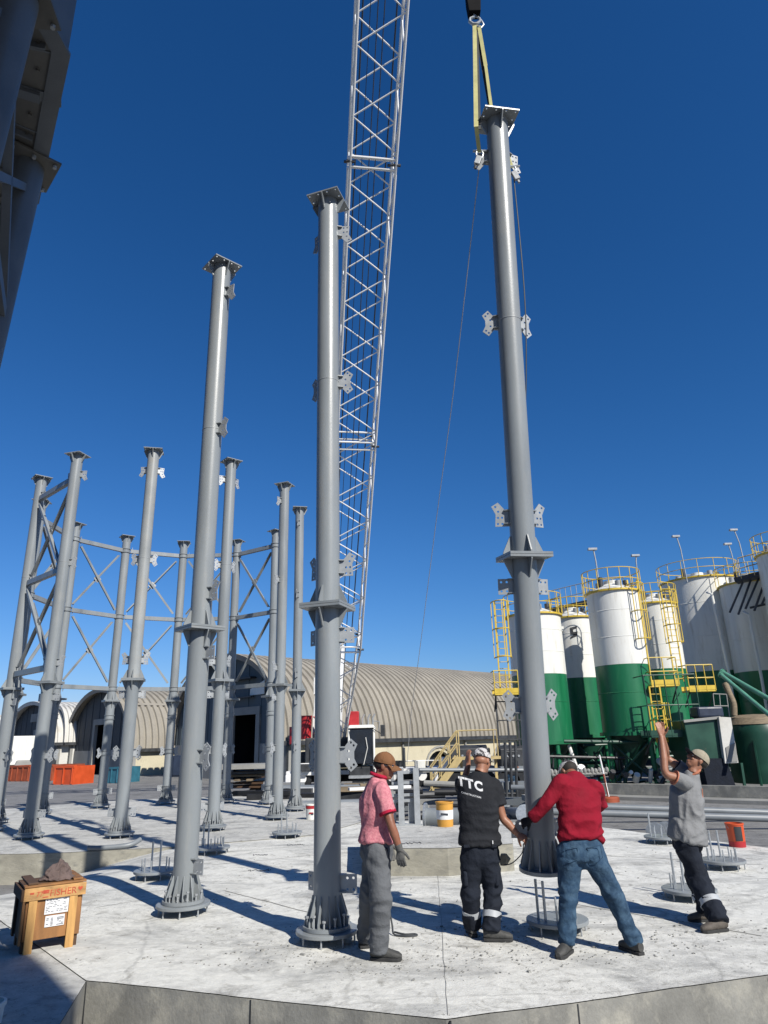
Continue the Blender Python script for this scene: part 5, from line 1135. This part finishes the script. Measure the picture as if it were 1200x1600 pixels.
# grit and debris scattered on slab
random.seed(31); mb = MB()
for k in range(1700):
    if k % 3: x = random.gauss(1.2, 1.7); y = random.gauss(6.9, .6)
    else: x = random.uniform(-2.4, 6); y = random.uniform(6.4, 13)
    if y < 6.3+abs(x-.4)*.25: continue
    s_ = random.uniform(.002, .009) if k % 20 else random.uniform(.008, .016); mb.box((x, y, hpad(x, y)+s_*.4), (s_*random.uniform(1, 3), s_*1.4, s_), Matrix.Rotation(random.uniform(0, 3), 3, 'Z'))
o = make('concrete_crumbs', mb, mConcW, smooth=False); o['kind'] = 'stuff'; o['label'] = 'loose concrete crumbs scattered on the slab'; 
# ------------------------------------------------------------------ people
def vox(name, mb, size, mt, parent, sm=2, wr=None, label=None, loc=None):
    """union the closed pieces of one garment / body into one continuous skin"""
    me = bpy.data.meshes.new('tmp'); me.from_pydata(mb.v, [], mb.f); me.update(); o = bpy.data.objects.new('tmp', me); COL.objects.link(o)
    bmm = bmesh.new(); bmm.from_mesh(me); bmesh.ops.recalc_face_normals(bmm, faces=bmm.faces[:]); bmm.to_mesh(me); bmm.free()
    r_ = o.modifiers.new('r', 'REMESH'); r_.mode = 'VOXEL'; r_.voxel_size = size
    s_ = o.modifiers.new('s', 'SMOOTH'); s_.iterations = sm; s_.factor = .5
    dg = bpy.context.evaluated_depsgraph_get(); m2 = bpy.data.meshes.new_from_object(o.evaluated_get(dg)); bpy.data.objects.remove(o)
    off = wl(parent) if parent else V(loc); m2.name = name
    if wr:
        amp, fr_, fn = wr; n = len(m2.vertices); nn = [v_.normal.copy() for v_ in m2.vertices]
        for i, v_ in enumerate(m2.vertices):
            p = v_.co; a = amp*(fn(p) if fn else 1)
            q = V((p.x*fr_[0], p.y*fr_[1], p.z*fr_[2])); h_ = noise.noise(q+V((noise.noise(p*4), noise.noise(p*4+V((9, 0, 0))), 0))*1.2)
            v_.co = p+nn[i]*a*(1-2.4*abs(h_))
    m2.transform(Matrix.Translation(-off)); m2.materials.clear(); m2.materials.append(mt); m2.polygons.foreach_set('use_smooth', [True]*len(m2.polygons))
    ob = bpy.data.objects.new(name, m2); COL.objects.link(ob)
    if parent: ob.parent = parent
    else: ob.location = loc
    if label: ob['label'] = label
    return ob
def limb(mb, pts, rs, n=14, k=5):
    P = smooth_pts([V(p) for p in pts], k); N = len(P); r2 = []
    for i in range(N):
        t = i/(N-1)*(len(rs)-1); j = min(int(t), len(rs)-2); r2.append(rs[j]+(rs[j+1]-rs[j])*(t-j))
    mb.path(P, 1, n, rs=r2); return P
def hand(mb, w_, d, nrm, curl=.5, th=1, spread=1.0, rad=.0088, sc_=1.0):
    d = V(d).normalized(); nrm = (V(nrm)-d*V(nrm).dot(d)).normalized(); s = d.cross(nrm).normalized(); w_ = V(w_)
    mb.loft([(w_-d*.02, s*.026, nrm*.019), (w_+d*.02*sc_, s*.031, nrm*.017), (w_+d*.06*sc_, s*.041, nrm*.015), (w_+d*.092*sc_, s*.040, nrm*.012)], 12)
    for i, (o_, L) in enumerate(((-.030, .060), (-.0105, .074), (.0105, .080), (.031, .070))):
        o_ *= 1.02; b = w_+d*.082*sc_+s*o_*spread*(-th); dir_ = (d+s*o_*2.2*spread*(-th)).normalized(); P = [b-d*.012, b]; a = 0
        for f_, c_ in ((.42, .6), (.33, 1.0), (.25, .8)):
            a += curl*c_; dd_ = dir_*math.cos(a)+nrm*math.sin(a); P.append(P[-1]+dd_*L*f_*sc_)
        mb.path(P, rad, 8, rs=[rad*1.05, rad*1.08, rad, rad*.93, rad*.8])
    b = w_+d*.022+s*.026*(-th); t1 = (d*.62+s*.62*(-th)+nrm*.35*(.4+curl)).normalized(); t2 = (d*.85+s*.25*(-th)+nrm*(.3+curl*.6)).normalized()
    mb.path([b, b+t1*.042, b+t1*.042+t2*.034, b+t1*.042+t2*.056], .011, 8, rs=[.016, .013, .0115, .009])
def head(mb, c, f, u, neck, r=1.0):
    f = V(f).normalized(); u = (V(u)-f*V(u).dot(f)).normalized(); s = f.cross(u).normalized(); fr_ = (s, f, u); c = V(c)
    P = lambda a, b, e: c+(s*a+f*b+u*e)*r
    mb.ell(P(0, -.018, .032), (.077*r, .096*r, .086*r), fr_); mb.ell(P(0, .018, -.03), (.063*r, .073*r, .084*r), fr_)
    mb.ell(P(0, .042, -.086), (.041*r, .043*r, .030*r), fr_); mb.ell(P(0, .076, .030), (.052*r, .017*r, .012*r), fr_)
    mb.tube(P(0, .080, .022), P(0, .108, -.022), .009*r, .014*r, n=8); mb.ell(P(0, .101, -.026), (.017*r, .014*r, .010*r), fr_)
    mb.ell(P(0, .084, -.058), (.025*r, .014*r, .007*r), fr_); mb.ell(P(0, .082, -.068), (.021*r, .014*r, .007*r), fr_)
    for k in (-1, 1):
        mb.ell(P(.075*k, -.008, -.006), (.010*r, .020*r, .032*r), fr_); mb.ell(P(.034*k, .064, -.022), (.024*r, .022*r, .018*r), fr_)
    limb(mb, [P(0, -.025, -.03), P(0, -.02, -.10), V(neck)], [.060*r, .058*r, .068*r])
    return P, fr_
def cap(parent, P, fr_, mt, mbrim, r=1.0, brim=True, droop=.25, name='cap', back=False):
    s, f, u = fr_; mb = MB(); mb.ell(P(0, -.014, .030), (.087*r, .107*r, .098*r), fr_, n=28, m_=10, cut=(-.05, math.pi/2))
    mb.ell(P(0, -.014, .128), (.009, .009, .005), fr_, n=8, m_=4); mb.path([P(.0875*math.cos(a), -.014+.1075*math.sin(a), .028) for a in [2*math.pi*i/24 for i in range(24)]], .004, 6, closed=True)
    cp_ = make(name, mb, mt, parent)
    for k in range(3):
        a = math.pi*k/3; make('seam', MB().path([P(.088*math.cos(a)*math.cos(t), -.014+.108*math.sin(a)*math.cos(t), .030+.0985*math.sin(t)) for t in [math.pi*i/16 for i in range(17)]], .0014, 4), mt, cp_)
    if brim:
        mb = MB(); top_, bot = [], []; n = 14; m_ = 6
        for j in range(m_+1):
            for i in range(n+1):
                a = R(-62)+R(124)*i/n; q = j/m_; b0 = (.084*math.sin(a), -.014+.104*math.cos(a)); ln = .078*math.cos(a*.9)**.6 if math.cos(a*.9) > 0 else 0
                x_ = b0[0]*(1+.02*q); y_ = b0[1]+ln*q; z_ = .026-droop*.078*q*q-.022*(abs(x_)/.084)**2*(.3+q)
                top_.append(P(x_, y_, z_)); bot.append(P(x_, y_, z_-.004))
        o_ = (n+1)*(m_+1); F = []
        for j in range(m_):
            for i in range(n):
                a = j*(n+1)+i; F.append((a, a+1, a+n+2, a+n+1)); F.append((o_+a, o_+a+n+1, o_+a+n+2, o_+a+1))
        for i in range(n): a = m_*(n+1)+i; F.append((a, a+1, o_+a+1, o_+a))
        for j in range(m_):
            for i in (0, n): a = j*(n+1)+i; F.append((a, a+n+1, o_+a+n+1, o_+a))
        mb.add(top_+bot, F); make('brim', mb, mbrim, cp_)
    return cp_
def shoe(parent, an, toe, mt, zg=None, L=.285):
    t = V((toe[0], toe[1], 0)).normalized(); s = V((-t.y, t.x, 0)); zg = an.z-.095 if zg is None else zg; h = V((an.x, an.y, zg))-t*.075
    U = V((0, 0, 1)); prof = ((0, .030, .034, .052), (.03, .038, .048, .055), (.085, .040, .052, .052), (.14, .041, .042, .045), (.20, .049, .032, .036), (.25, .044, .026, .030), (L-.005, .020, .016, .022))
    mb = MB(); mb.loft([(h+t*x+U*(z+.012), s*a, U*b) for x, a, b, z in prof], 16, e=.8); sh = make('shoe', mb, mt, parent)
    P = [h+t*x+s*a*1.06 for x, a, b, z in prof]+[h+t*x-s*a*1.06 for x, a, b, z in prof[::-1]]; make('sole', MB().prism(P, U*.026), mSole, sh, smooth=False, bevel=.004)
    for k in range(4): q = h+t*(.125+.022*k)+U*(.085-.010*k); make('lace', MB().path([q-s*.026, q+U*.005, q+s*.026], .0028, 5), mSole, sh)
    make('collar', MB().path([h+t*.06+U*.10+t*.045*math.cos(a)+s*.04*math.sin(a) for a in [2*math.pi*i/14 for i in range(14)]], .009, 6, closed=True), mt, sh)
def person(label, J, o, skin, shirt, trous, shoem, group='men guiding the column into place'):
    g = lambda k: V(J[k])
    sideH = (g('hipR')-g('hipL')).normalized(); sideS = (g('shR')-g('shL')).normalized(); spine = (g('nek')-g('pel')).normalized()
    base = V((g('pel').x, g('pel').y, 0)); tw = o.get('tw', 1.0); dp = o.get('dp', 1.0)
    frH = sideH.cross(spine).normalized()*-1; frS = sideS.cross((g('nek')-g('che')).normalized()).normalized()*-1
    mid = g('wai'); sm_ = (sideH+sideS).normalized(); fm = (frH+frS).normalized()
    B = MB(); P, fr_ = head(B, g('head'), J['face'], J['up'], J['nek'], o.get('hr', 1.0))
    B.loft([(g('pel')-spine*.06, sideH*.10, frH*.065), (g('pel'), sideH*.13, frH*.08), (mid, sm_*.135*tw, fm*.095*dp), (g('che'), sideS*.155*tw, frS*.105*dp), (g('nek')*.75+g('che')*.25, sideS*.13, frS*.075), (g('nek'), sideS*.05, frS*.05)], 16)
    for k in 'LR':
        limb(B, [g('sh'+k), g('sh'+k).lerp(g('el'+k), .5), g('el'+k), g('el'+k).lerp(g('wr'+k), .4), g('wr'+k)], [.056, .048, .040, .042, .027]); B.ell(g('sh'+k), (.06, .06, .06))
        limb(B, [g('hip'+k), g('hip'+k).lerp(g('kn'+k), .5), g('kn'+k), g('kn'+k).lerp(g('an'+k), .4), g('an'+k)], [.068, .065, .050, .050, .036])
        if not J.get('glove'+k): hand(B, g('wr'+k), J['hd'+k], J['hn'+k], J.get('curl'+k, .4), J.get('th'+k, 1))
        an = g('an'+k); t = V((*J['toe'+k], 0)).normalized(); B.loft([(an-t*.04-V((0, 0, .05)), V((-t.y, t.x, 0))*.028, V((0, 0, .026))), (an+t*.05-V((0, 0, .05)), V((-t.y, t.x, 0))*.034, V((0, 0, .03))), (an+t*.14-V((0, 0, .06)), V((-t.y, t.x, 0))*.03, V((0, 0, .015)))], 10)
    body = vox('person', B, .0075, skin, None, sm=2, loc=base); tag(body, label, 'person', group)
    # eyes
    for k in (-1, 1): make('eye', MB().ell(P(.032*k, .077, .010), (.013, .008, .008), fr_, n=10, m_=6), mEye, body)
    # trousers
    T = MB(); hemw = o.get('hem', .078); kw = o.get('knee', .086)
    for k in 'LR': T.ell(g('hip'+k)+V((0, 0, -.0)), (.115, .118, .14))
    T.ell(g('hipL').lerp(g('hipR'), .5), (.15, .125, .13)); T.ell(g('pel'), (.15, .13, .12))
    T.loft([(g('pel')+spine*o.get('belt', .07), sideH*.162*tw, frH*.118*dp), (g('pel')+spine*.0, sideH*.178, frH*.128), (g('pel')-spine*.09, sideH*.172, frH*.12), (g('pel')-spine*.155, sideH*.12, frH*.09)], 24, e=.9)
    for k in 'LR':
        h_, n_, a_ = g('hip'+k), g('kn'+k), g('an'+k); hemp = a_+(n_-a_).normalized()*(-.02)
        limb(T, [h_-spine*.04, h_.lerp(n_, .5), n_, n_.lerp(a_, .5), hemp], [.112, .100, kw, (kw+hemw)/2*.98, hemw], 18)
    zk = (g('knL').z+g('knR').z)/2
    def fold(p): return .55+.9*max(0, 1-abs(p.z-zk)/.16)+1.0*max(0, 1-abs(p.z-.16)/.14)+.5*max(0, 1-abs(p.z-g('pel').z+.1)/.14)
    tr = vox('trousers', T, .0105, trous, body, sm=3, wr=(o.get('wrt', .012), (7, 7, 10), fold))
    for k in 'LR':
        shoe(body, g('an'+k), J['toe'+k], shoem)
        if o.get('band'):
            a_, n_ = g('an'+k), g('kn'+k); q = a_.lerp(n_, .42); u = (n_-a_).normalized(); rr = (kw+hemw)/2*.98+.009
            make('reflective_band', MB().path([q-u*.028, q-u*.01, q+u*.01, q+u*.028], rr, 26), mBand, body)
    # shirt
    Sx = MB(); hem = g('pel')+spine*o.get('hemz', -.03); sx = o.get('sx', 1.0)
    Sx.loft([(hem, sideH*.188*tw*sx, frH*.140*dp), (hem.lerp(mid, .5), (sideH+sm_).normalized()*.180*tw*sx, (frH+fm).normalized()*.132*dp), (mid, sm_*.172*tw, fm*.128*dp), (mid.lerp(g('che'), .55), sideS*.188*tw, frS*.138*dp), (g('che'), sideS*.196*tw, frS*.136*dp), (g('che').lerp(g('nek'), .5), sideS*.180*tw, frS*.115), (g('che').lerp(g('nek'), .82), sideS*.125, frS*.085), (g('nek')+spine*.012, sideS*.070, frS*.066)], 28, e=.86)
    sl_ = o.get('sleeve', .62); 
    for k in 'LR':
        a_, b_, w__ = g('sh'+k), g('el'+k), g('wr'+k); inn = a_.lerp(g('che').lerp(g('nek'), .45), .45)
        if sl_ <= 1: limb(Sx, [inn, a_, a_.lerp(b_, sl_*.55), a_.lerp(b_, sl_)], [.078, .079, .074, .076], 18)
        else: limb(Sx, [inn, a_, a_.lerp(b_, .5), b_, b_.lerp(w__, .5), b_.lerp(w__, .93)], [.076, .078, .066, .060, .052, .044], 18)
    che = g('che'); st = vox('shirt', Sx, .0105, shirt, body, sm=3, wr=(o.get('wrs', .012), o.get('wrf', (6, 6, 9)), lambda p: .45+1.1*max(0, min(1, (che.z-.02-p.z)/.30))))
    return body, P, fr_, st, spine
Gz = lambda px, py, dz=.095: G(px, py, 0)+V((0, 0, dz))
# --- man in pink polo, profile to the right
Y1 = 6.95
J = dict(pel=W(588, 1326, Y1), wai=W(588, 1292, Y1), che=W(587, 1252, Y1), nek=W(591, 1217, Y1), head=W(602, 1197, Y1), face=(1, -.22, -.22), up=(.15, 0, 1),
         shR=W(596, 1236, Y1-.17), elR=W(611, 1288, Y1-.24), wrR=W(624, 1326, Y1-.22), hdR=(.10, .0, -1), hnR=(.4, 1, 0), curlR=.28, gloveR=1, thR=-1,
         shL=W(588, 1232, Y1+.18), elL=W(596, 1282, Y1+.24), wrL=W(607, 1318, Y1+.2), hdL=(.2, 0, -1), hnL=(.3, -1, 0), gloveL=1, curlL=.3,
         hipR=W(590, 1335, Y1-.09), knR=W(595, 1402, Y1-.11), anR=Gz(592, 1500), toeR=(1, -.18),
         hipL=W(586, 1333, Y1+.09), knL=W(579, 1398, Y1+.10), anL=Gz(573, 1480), toeL=(1, .35))
body, P, fr_, st, sp_ = person('man in pink polo shirt and brown cap standing side-on, gloved hand hanging', J, dict(hemz=.055, hem=.085, knee=.093, sleeve=.66, wrf=(9, 9, 3.5), wrs=.014, dp=1.12, tw=1.0, belt=.09), mSkin1, mPink, mGreyT, mShoe)
cap(body, P, fr_, mCap1, mCap1, droop=.35)
make('sunglasses', MB().ell(P(.034, .080, .012), (.030, .014, .019), fr_, n=12, m_=6).ell(P(-.034, .080, .012), (.030, .014, .019), fr_, n=12, m_=6).bar(P(.062, .07, .016), P(.078, -.0, .010), .006, .01).bar(P(-.062, .07, .016), P(-.078, -.0, .010), .006, .01), mGlass, body)
make('hair', MB().ell(P(0, -.034, .012), (.078, .088, .066), fr_, n=20, m_=10), mHair, body)
for k in 'RL':
    mb = MB(); hand(mb, J['wr'+k], J['hd'+k], J['hn'+k], .28, J.get('th'+k, 1), rad=.0112); limb(mb, [V(J['wr'+k])+V(J['hd'+k]).normalized()*.02, V(J['wr'+k]), V(J['wr'+k])-(V(J['wr'+k])-V(J['el'+k])).normalized()*.04], [.032, .032, .036]); vox('glove', mb, .006, mGlove, body, sm=1)
nk = V(J['nek']); make('collar', MB().path([nk+sp_*.012+V((.074*math.cos(a)+.008, .072*math.sin(a), -.022*math.cos(a)+.018)) for a in [2*math.pi*i/20 for i in range(20)]], .017, 8, closed=True), mPinkC, body)
a_, b_ = V(J['shR']), V(J['elR']); q = a_.lerp(b_, .66); u = (b_-a_).normalized(); make('sleeve_cuff', MB().path([q-u*.012, q+u*.010], .080, 22), mPinkC, body)
pl_ = V(J['pel']); make('side_stripe', MB().path([pl_+V((.085, -.155, .02)), pl_+V((.11, -.13, -.10)), pl_+V((.10, -.11, -.22))], .02, 8), mNavyC, body)
# --- man in black, back to the viewer
Y2 = 7.52
J = dict(pel=W(750, 1326, Y2), wai=W(749, 1290, Y2), che=W(747, 1248, Y2), nek=W(750, 1208, Y2), head=W(754, 1189, Y2+.05), face=(.62, .75, -.32), up=(.1, .2, 1),
         shR=W(772, 1228, Y2-.02), elR=W(786, 1278, Y2-.06), wrR=W(808, 1303, Y2-.1), hdR=(.75, -.05, -.45), hnR=(-.25, .9, -.5), curlR=.95, thR=1,
         shL=W(723, 1224, Y2+.05), elL=W(722, 1236, Y2+.30), wrL=W(732, 1194, Y2+.28), hdL=(.0, .08, 1), hnL=(.8, .5, 0), curlL=.35, thL=-1,
         hipR=W(763, 1338, Y2), knR=W(771, 1398, Y2+.02), anR=Gz(768, 1470), toeR=(1, -.10),
         hipL=W(737, 1338, Y2), knL=W(735, 1398, Y2+.02), anL=Gz(739, 1462), toeL=(-.05, 1))
body, P, fr_, st, sp_ = person('man in black T-shirt lettered TTC across the back, patterned cap', J, dict(hemz=.04, hem=.080, knee=.088, sleeve=.62, band=1, tw=1.10, sx=1.0, belt=.09, wrf=(4, 4, 11)), mSkin2, mBlackC, mNavyC, mShoe)
cap(body, P, fr_, mCamo, mCamo, brim=False, name='patterned_cap')
make('glasses', MB().bar(P(.078, .0, .012), P(.066, .08, .014), .004, .008).ell(P(.036, .082, .010), (.024, .004, .016), fr_, n=12, m_=6), mBlack, body)
make('stubble', MB().ell(P(0, -.03, -.008), (.0775, .083, .055), fr_, n=20, m_=10), mSkin2, body)
# lettering follows the cloth: verts are dropped onto the shirt
from mathutils.bvhtree import BVHTree
def print_on(s, px, py, size, body, st, ux, mt, bold=.0, sp=1.0):
    o_ = W(px, py, Y2-.13); o_.y -= .6; uz = V((0, -.0, 1)); ux = V(ux).normalized(); cu = bpy.data.curves.new('t', 'FONT'); cu.body = s; cu.size = size; cu.offset = bold; cu.space_character = sp; cu.extrude = .0; cu.resolution_u = 3
    o = bpy.data.objects.new('t', cu); COL.objects.link(o); dg = bpy.context.evaluated_depsgraph_get(); me = bpy.data.meshes.new_from_object(o.evaluated_get(dg)); bpy.data.objects.remove(o)
    bm = bmesh.new(); bm.from_mesh(me); bmesh.ops.triangulate(bm, faces=bm.faces[:])
    for _ in range(3): bmesh.ops.subdivide_edges(bm, edges=[e for e in bm.edges if e.calc_length() > .012], cuts=1, use_grid_fill=False); bmesh.ops.triangulate(bm, faces=bm.faces[:])
    bv = BVHTree.FromPolygons([v_.co+wl(st) for v_ in st.data.vertices], [tuple(p_.vertices) for p_ in st.data.polygons])
    w0 = wl(body)
    for v_ in bm.verts:
        p = o_+ux*v_.co.x+uz*v_.co.y; h = bv.ray_cast(p, V((0, 1, 0)))
        q = (h[0]+V((0, -.0035, 0))) if h[0] else p+V((0, .6, 0)); v_.co = q-w0
    bm.to_mesh(me); bm.free(); me.materials.clear(); me.materials.append(mt); oo = bpy.data.objects.new('print', me); COL.objects.link(oo); oo.parent = body
U2 = V((1, 0, -.26))
print_on('TTC', 717, 1227, .118, body, st, U2, mWhiteTxt, .005, 1.18); print_on('CONSTRUCTION', 722, 1240, .023, body, st, U2, mWhiteTxt, 0.0004, 1.1)
q = W(770, 1316, Y2-.16); make('trouser_tag', MB().box(q, (.008, .006, .03)), mWhiteTxt, body, smooth=False); q = W(781, 1319, Y2-.08); make('trouser_tag', MB().box(q, (.008, .006, .02)), mWhiteTxt, body, smooth=False)
for k in (-1, 1):
    q = W(750+17*k, 1322, Y2-.125); make('pocket_flap', MB().box(q, (.11, .012, .028), Matrix.Rotation(-.12*k, 3, 'Z')), mNavyC, body, smooth=False, bevel=.004)
for px_ in (724, 778): q = W(px_, 1372, Y2-.03); make('cargo_pocket', MB().box(q+V((.018 if px_ < 750 else -.018, 0, 0)), (.05, .12, .14)), mNavyC, body, bevel=.02)
# --- man in dark red, bent towards the column, back to the viewer
Y3 = 7.0
J = dict(pel=W(908, 1322, Y3+.0), wai=W(907, 1286, Y3+.03), che=W(903, 1243, Y3+.12), nek=W(897, 1213, Y3+.26), head=W(888, 1208, Y3+.40), face=(-.45, .45, -.78), up=(-.1, .85, .6),
         shL=W(877, 1223, Y3+.08), elL=W(852, 1256, Y3+.06), wrL=W(829, 1280, Y3+.12), hdL=(-.6, .55, -.35), hnL=(.7, .6, -.2), gloveL=1, curlL=.5, thL=-1,
         shR=W(930, 1231, Y3+.14), elR=W(938, 1258, Y3+.32), wrR=W(900, 1268, Y3+.52), hdR=(-.9, .3, 0), hnR=(-.1, .9, -.2), gloveR=1, curlR=.5,
         hipL=W(890, 1334, Y3), knL=W(888, 1400, Y3+.0), anL=Gz(887, 1492), toeL=(-.45, -.62),
         hipR=W(926, 1334, Y3), knR=W(958, 1398, Y3-.02), anR=Gz(994, 1488), toeR=(-.35, .85))
J['anL'] = Gz(887, 1490); J['anR'] = Gz(994, 1490)
body, P, fr_, st, sp_ = person('man in dark red long-sleeved shirt and blue jeans bending towards the hanging column', J, dict(hemz=.03, hem=.070, knee=.080, sleeve=2, tw=1.13, sx=.98, belt=.07, wrf=(3, 3, 11), wrs=.015), mSkin1, mRedC, mJean, mShoe)
cap(body, P, fr_, mCamo, mNavyC, name='cap')
make('hair', MB().ell(P(0, -.034, .012), (.078, .088, .066), fr_, n=20, m_=10), mHair, body)
for k in 'LR':
    mb = MB(); hand(mb, J['wr'+k], J['hd'+k], J['hn'+k], .5, J.get('th'+k, 1), rad=.0112); limb(mb, [V(J['wr'+k])+V(J['hd'+k]).normalized()*.02, V(J['wr'+k]), V(J['wr'+k])-(V(J['wr'+k])-V(J['el'+k])).normalized()*.05], [.033, .034, .040]); vox('glove', mb, .006, mGloveD, body, sm=1)
for k in (-1, 1):
    q = W(908+19*k+3, 1333, Y3-.142); rt_ = Matrix.Rotation(-.12*k, 3, 'Y'); pts_ = [q+rt_ @ V(p_) for p_ in ((-.062, 0, .055), (.062, 0, .055), (.058, 0, -.045), (0, 0, -.075), (-.058, 0, -.045))]
    make('back_pocket', MB().path(pts_+[pts_[0]], .0035, 5), mJean, body)
# --- man leaning back, looking up with raised hands
Y4 = 7.95
J = dict(pel=W(1075, 1305, Y4), wai=W(1073, 1276, Y4), che=W(1073, 1240, Y4), nek=W(1083, 1208, Y4), head=W(1089, 1188, Y4), face=(-.78, -.10, .62), up=(.60, 0, .80),
         shL=W(1068, 1222, Y4-.17), elL=W(1040, 1208, Y4-.20), wrL=W(1033, 1150, Y4-.12), hdL=(-.06, .1, 1), hnL=(-.3, 1, 0), curlL=.18, thL=1,
         shR=W(1072, 1208, Y4+.16), elR=W(1042, 1184, Y4+.2), wrR=W(1035, 1150, Y4+.06), hdR=(-.05, -.1, 1), hnR=(-.3, -1, 0), curlR=.15, thR=-1,
         hipL=W(1072, 1318, Y4-.09), knL=W(1092, 1375, Y4-.10), anL=Gz(1126, 1455), toeL=(-1, -.22),
         hipR=W(1076, 1316, Y4+.09), knR=W(1088, 1370, Y4+.08), anR=Gz(1108, 1440), toeR=(-1, .10))
body, P, fr_, st, sp_ = person('man in grey T-shirt and beige cap leaning back, looking up with both hands raised', J, dict(hemz=-.05, hem=.092, knee=.104, sleeve=.50, band=1, tw=1.08, dp=1.28, sx=1.10, belt=.05, wrf=(9, 9, 4), wrs=.016), mSkin2, mGreyC, mNavyC, mShoeB)
cap(body, P, fr_, mCap4, mNavyC, droop=-.25)
make('hair', MB().ell(P(0, -.034, .012), (.078, .088, .066), fr_, n=20, m_=10), mHair, body)
nk = V(J['nek']); make('collar', MB().path([nk+V((.076*math.cos(a)-.004, .074*math.sin(a), .035*math.cos(a)+.0)) for a in [2*math.pi*i/20 for i in range(20)]], .013, 8, closed=True), mOrC, body)
for k in 'LR':
    a_, b_ = V(J['sh'+k]), V(J['el'+k]); q = a_.lerp(b_, .50); u = (b_-a_).normalized(); make('sleeve_cuff', MB().path([q-u*.006, q+u*.006], .0775, 22), mOrC if k == 'L' else mNavyC, body)
make('back_piping', MB().path([W(1097, 1232, Y4-.1), W(1098, 1246, Y4-.1), W(1095, 1262, Y4-.11)], .005, 6), mOrC, body)
# --- man seen far behind, by the scaffold posts
Yb = 21.0; q = G(803, 1253, YZ)
s_ = lambda dx, dy, z: V((q.x+dx, q.y+dy, YZ+z))
J = dict(pel=s_(0, 0, .95), wai=s_(0, 0, 1.12), che=s_(0, .0, 1.33), nek=s_(0, 0, 1.5), head=s_(0, .02, 1.64), face=(0, 1, 0), up=(0, 0, 1), shR=s_(.18, 0, 1.43), elR=s_(.25, .02, 1.15), wrR=s_(.2, .15, .95), hdR=(0, .3, -1), hnR=(-1, 0, 0),
         shL=s_(-.18, 0, 1.43), elL=s_(-.25, .02, 1.15), wrL=s_(-.2, .15, .95), hdL=(0, .3, -1), hnL=(1, 0, 0), hipR=s_(.09, 0, .92), knR=s_(.11, .02, .5), anR=s_(.12, 0, .095), toeR=(.3, -1), hipL=s_(-.09, 0, .92), knL=s_(-.1, .02, .5), anL=s_(-.12, 0, .095), toeL=(-.4, -1))
body, P, fr_, st, sp_ = person('distant man in dark top and jeans standing by the scaffold posts', J, dict(hemz=-.02), mSkin1, mBlackC, mJean, mWhite, group=None)
make('hair', MB().ell(P(0, -.03, .03), (.081, .098, .090), fr_, n=16, m_=8), mHair, body)
# tool bag and dark wire near the man in black
p = W(790, 1335, 7.75)
wi = make('wire', MB().path(smooth_pts([W(818, 1318, 7.4), W(816, 1332, 7.45), W(806, 1344, 7.5), W(797, 1350, 7.6), W(788, 1351, 7.65)]), .0055, 6), mRope, loc=p); tag(wi, 'thin dark wire dangling from the hand of the man in black', 'wire')
pch = make('tool_pouch', MB().loft([(W(787, 1334, 7.72), V((.03, 0, 0)), V((0, .03, 0))), (W(789, 1342, 7.72), V((.06, 0, 0)), V((0, .035, 0))), (W(787, 1352, 7.72), V((.035, 0, 0)), V((0, .03, 0)))], 12), mCap4, loc=p); tag(pch, 'small olive tool pouch at the thigh of the man in black', 'tool pouch')
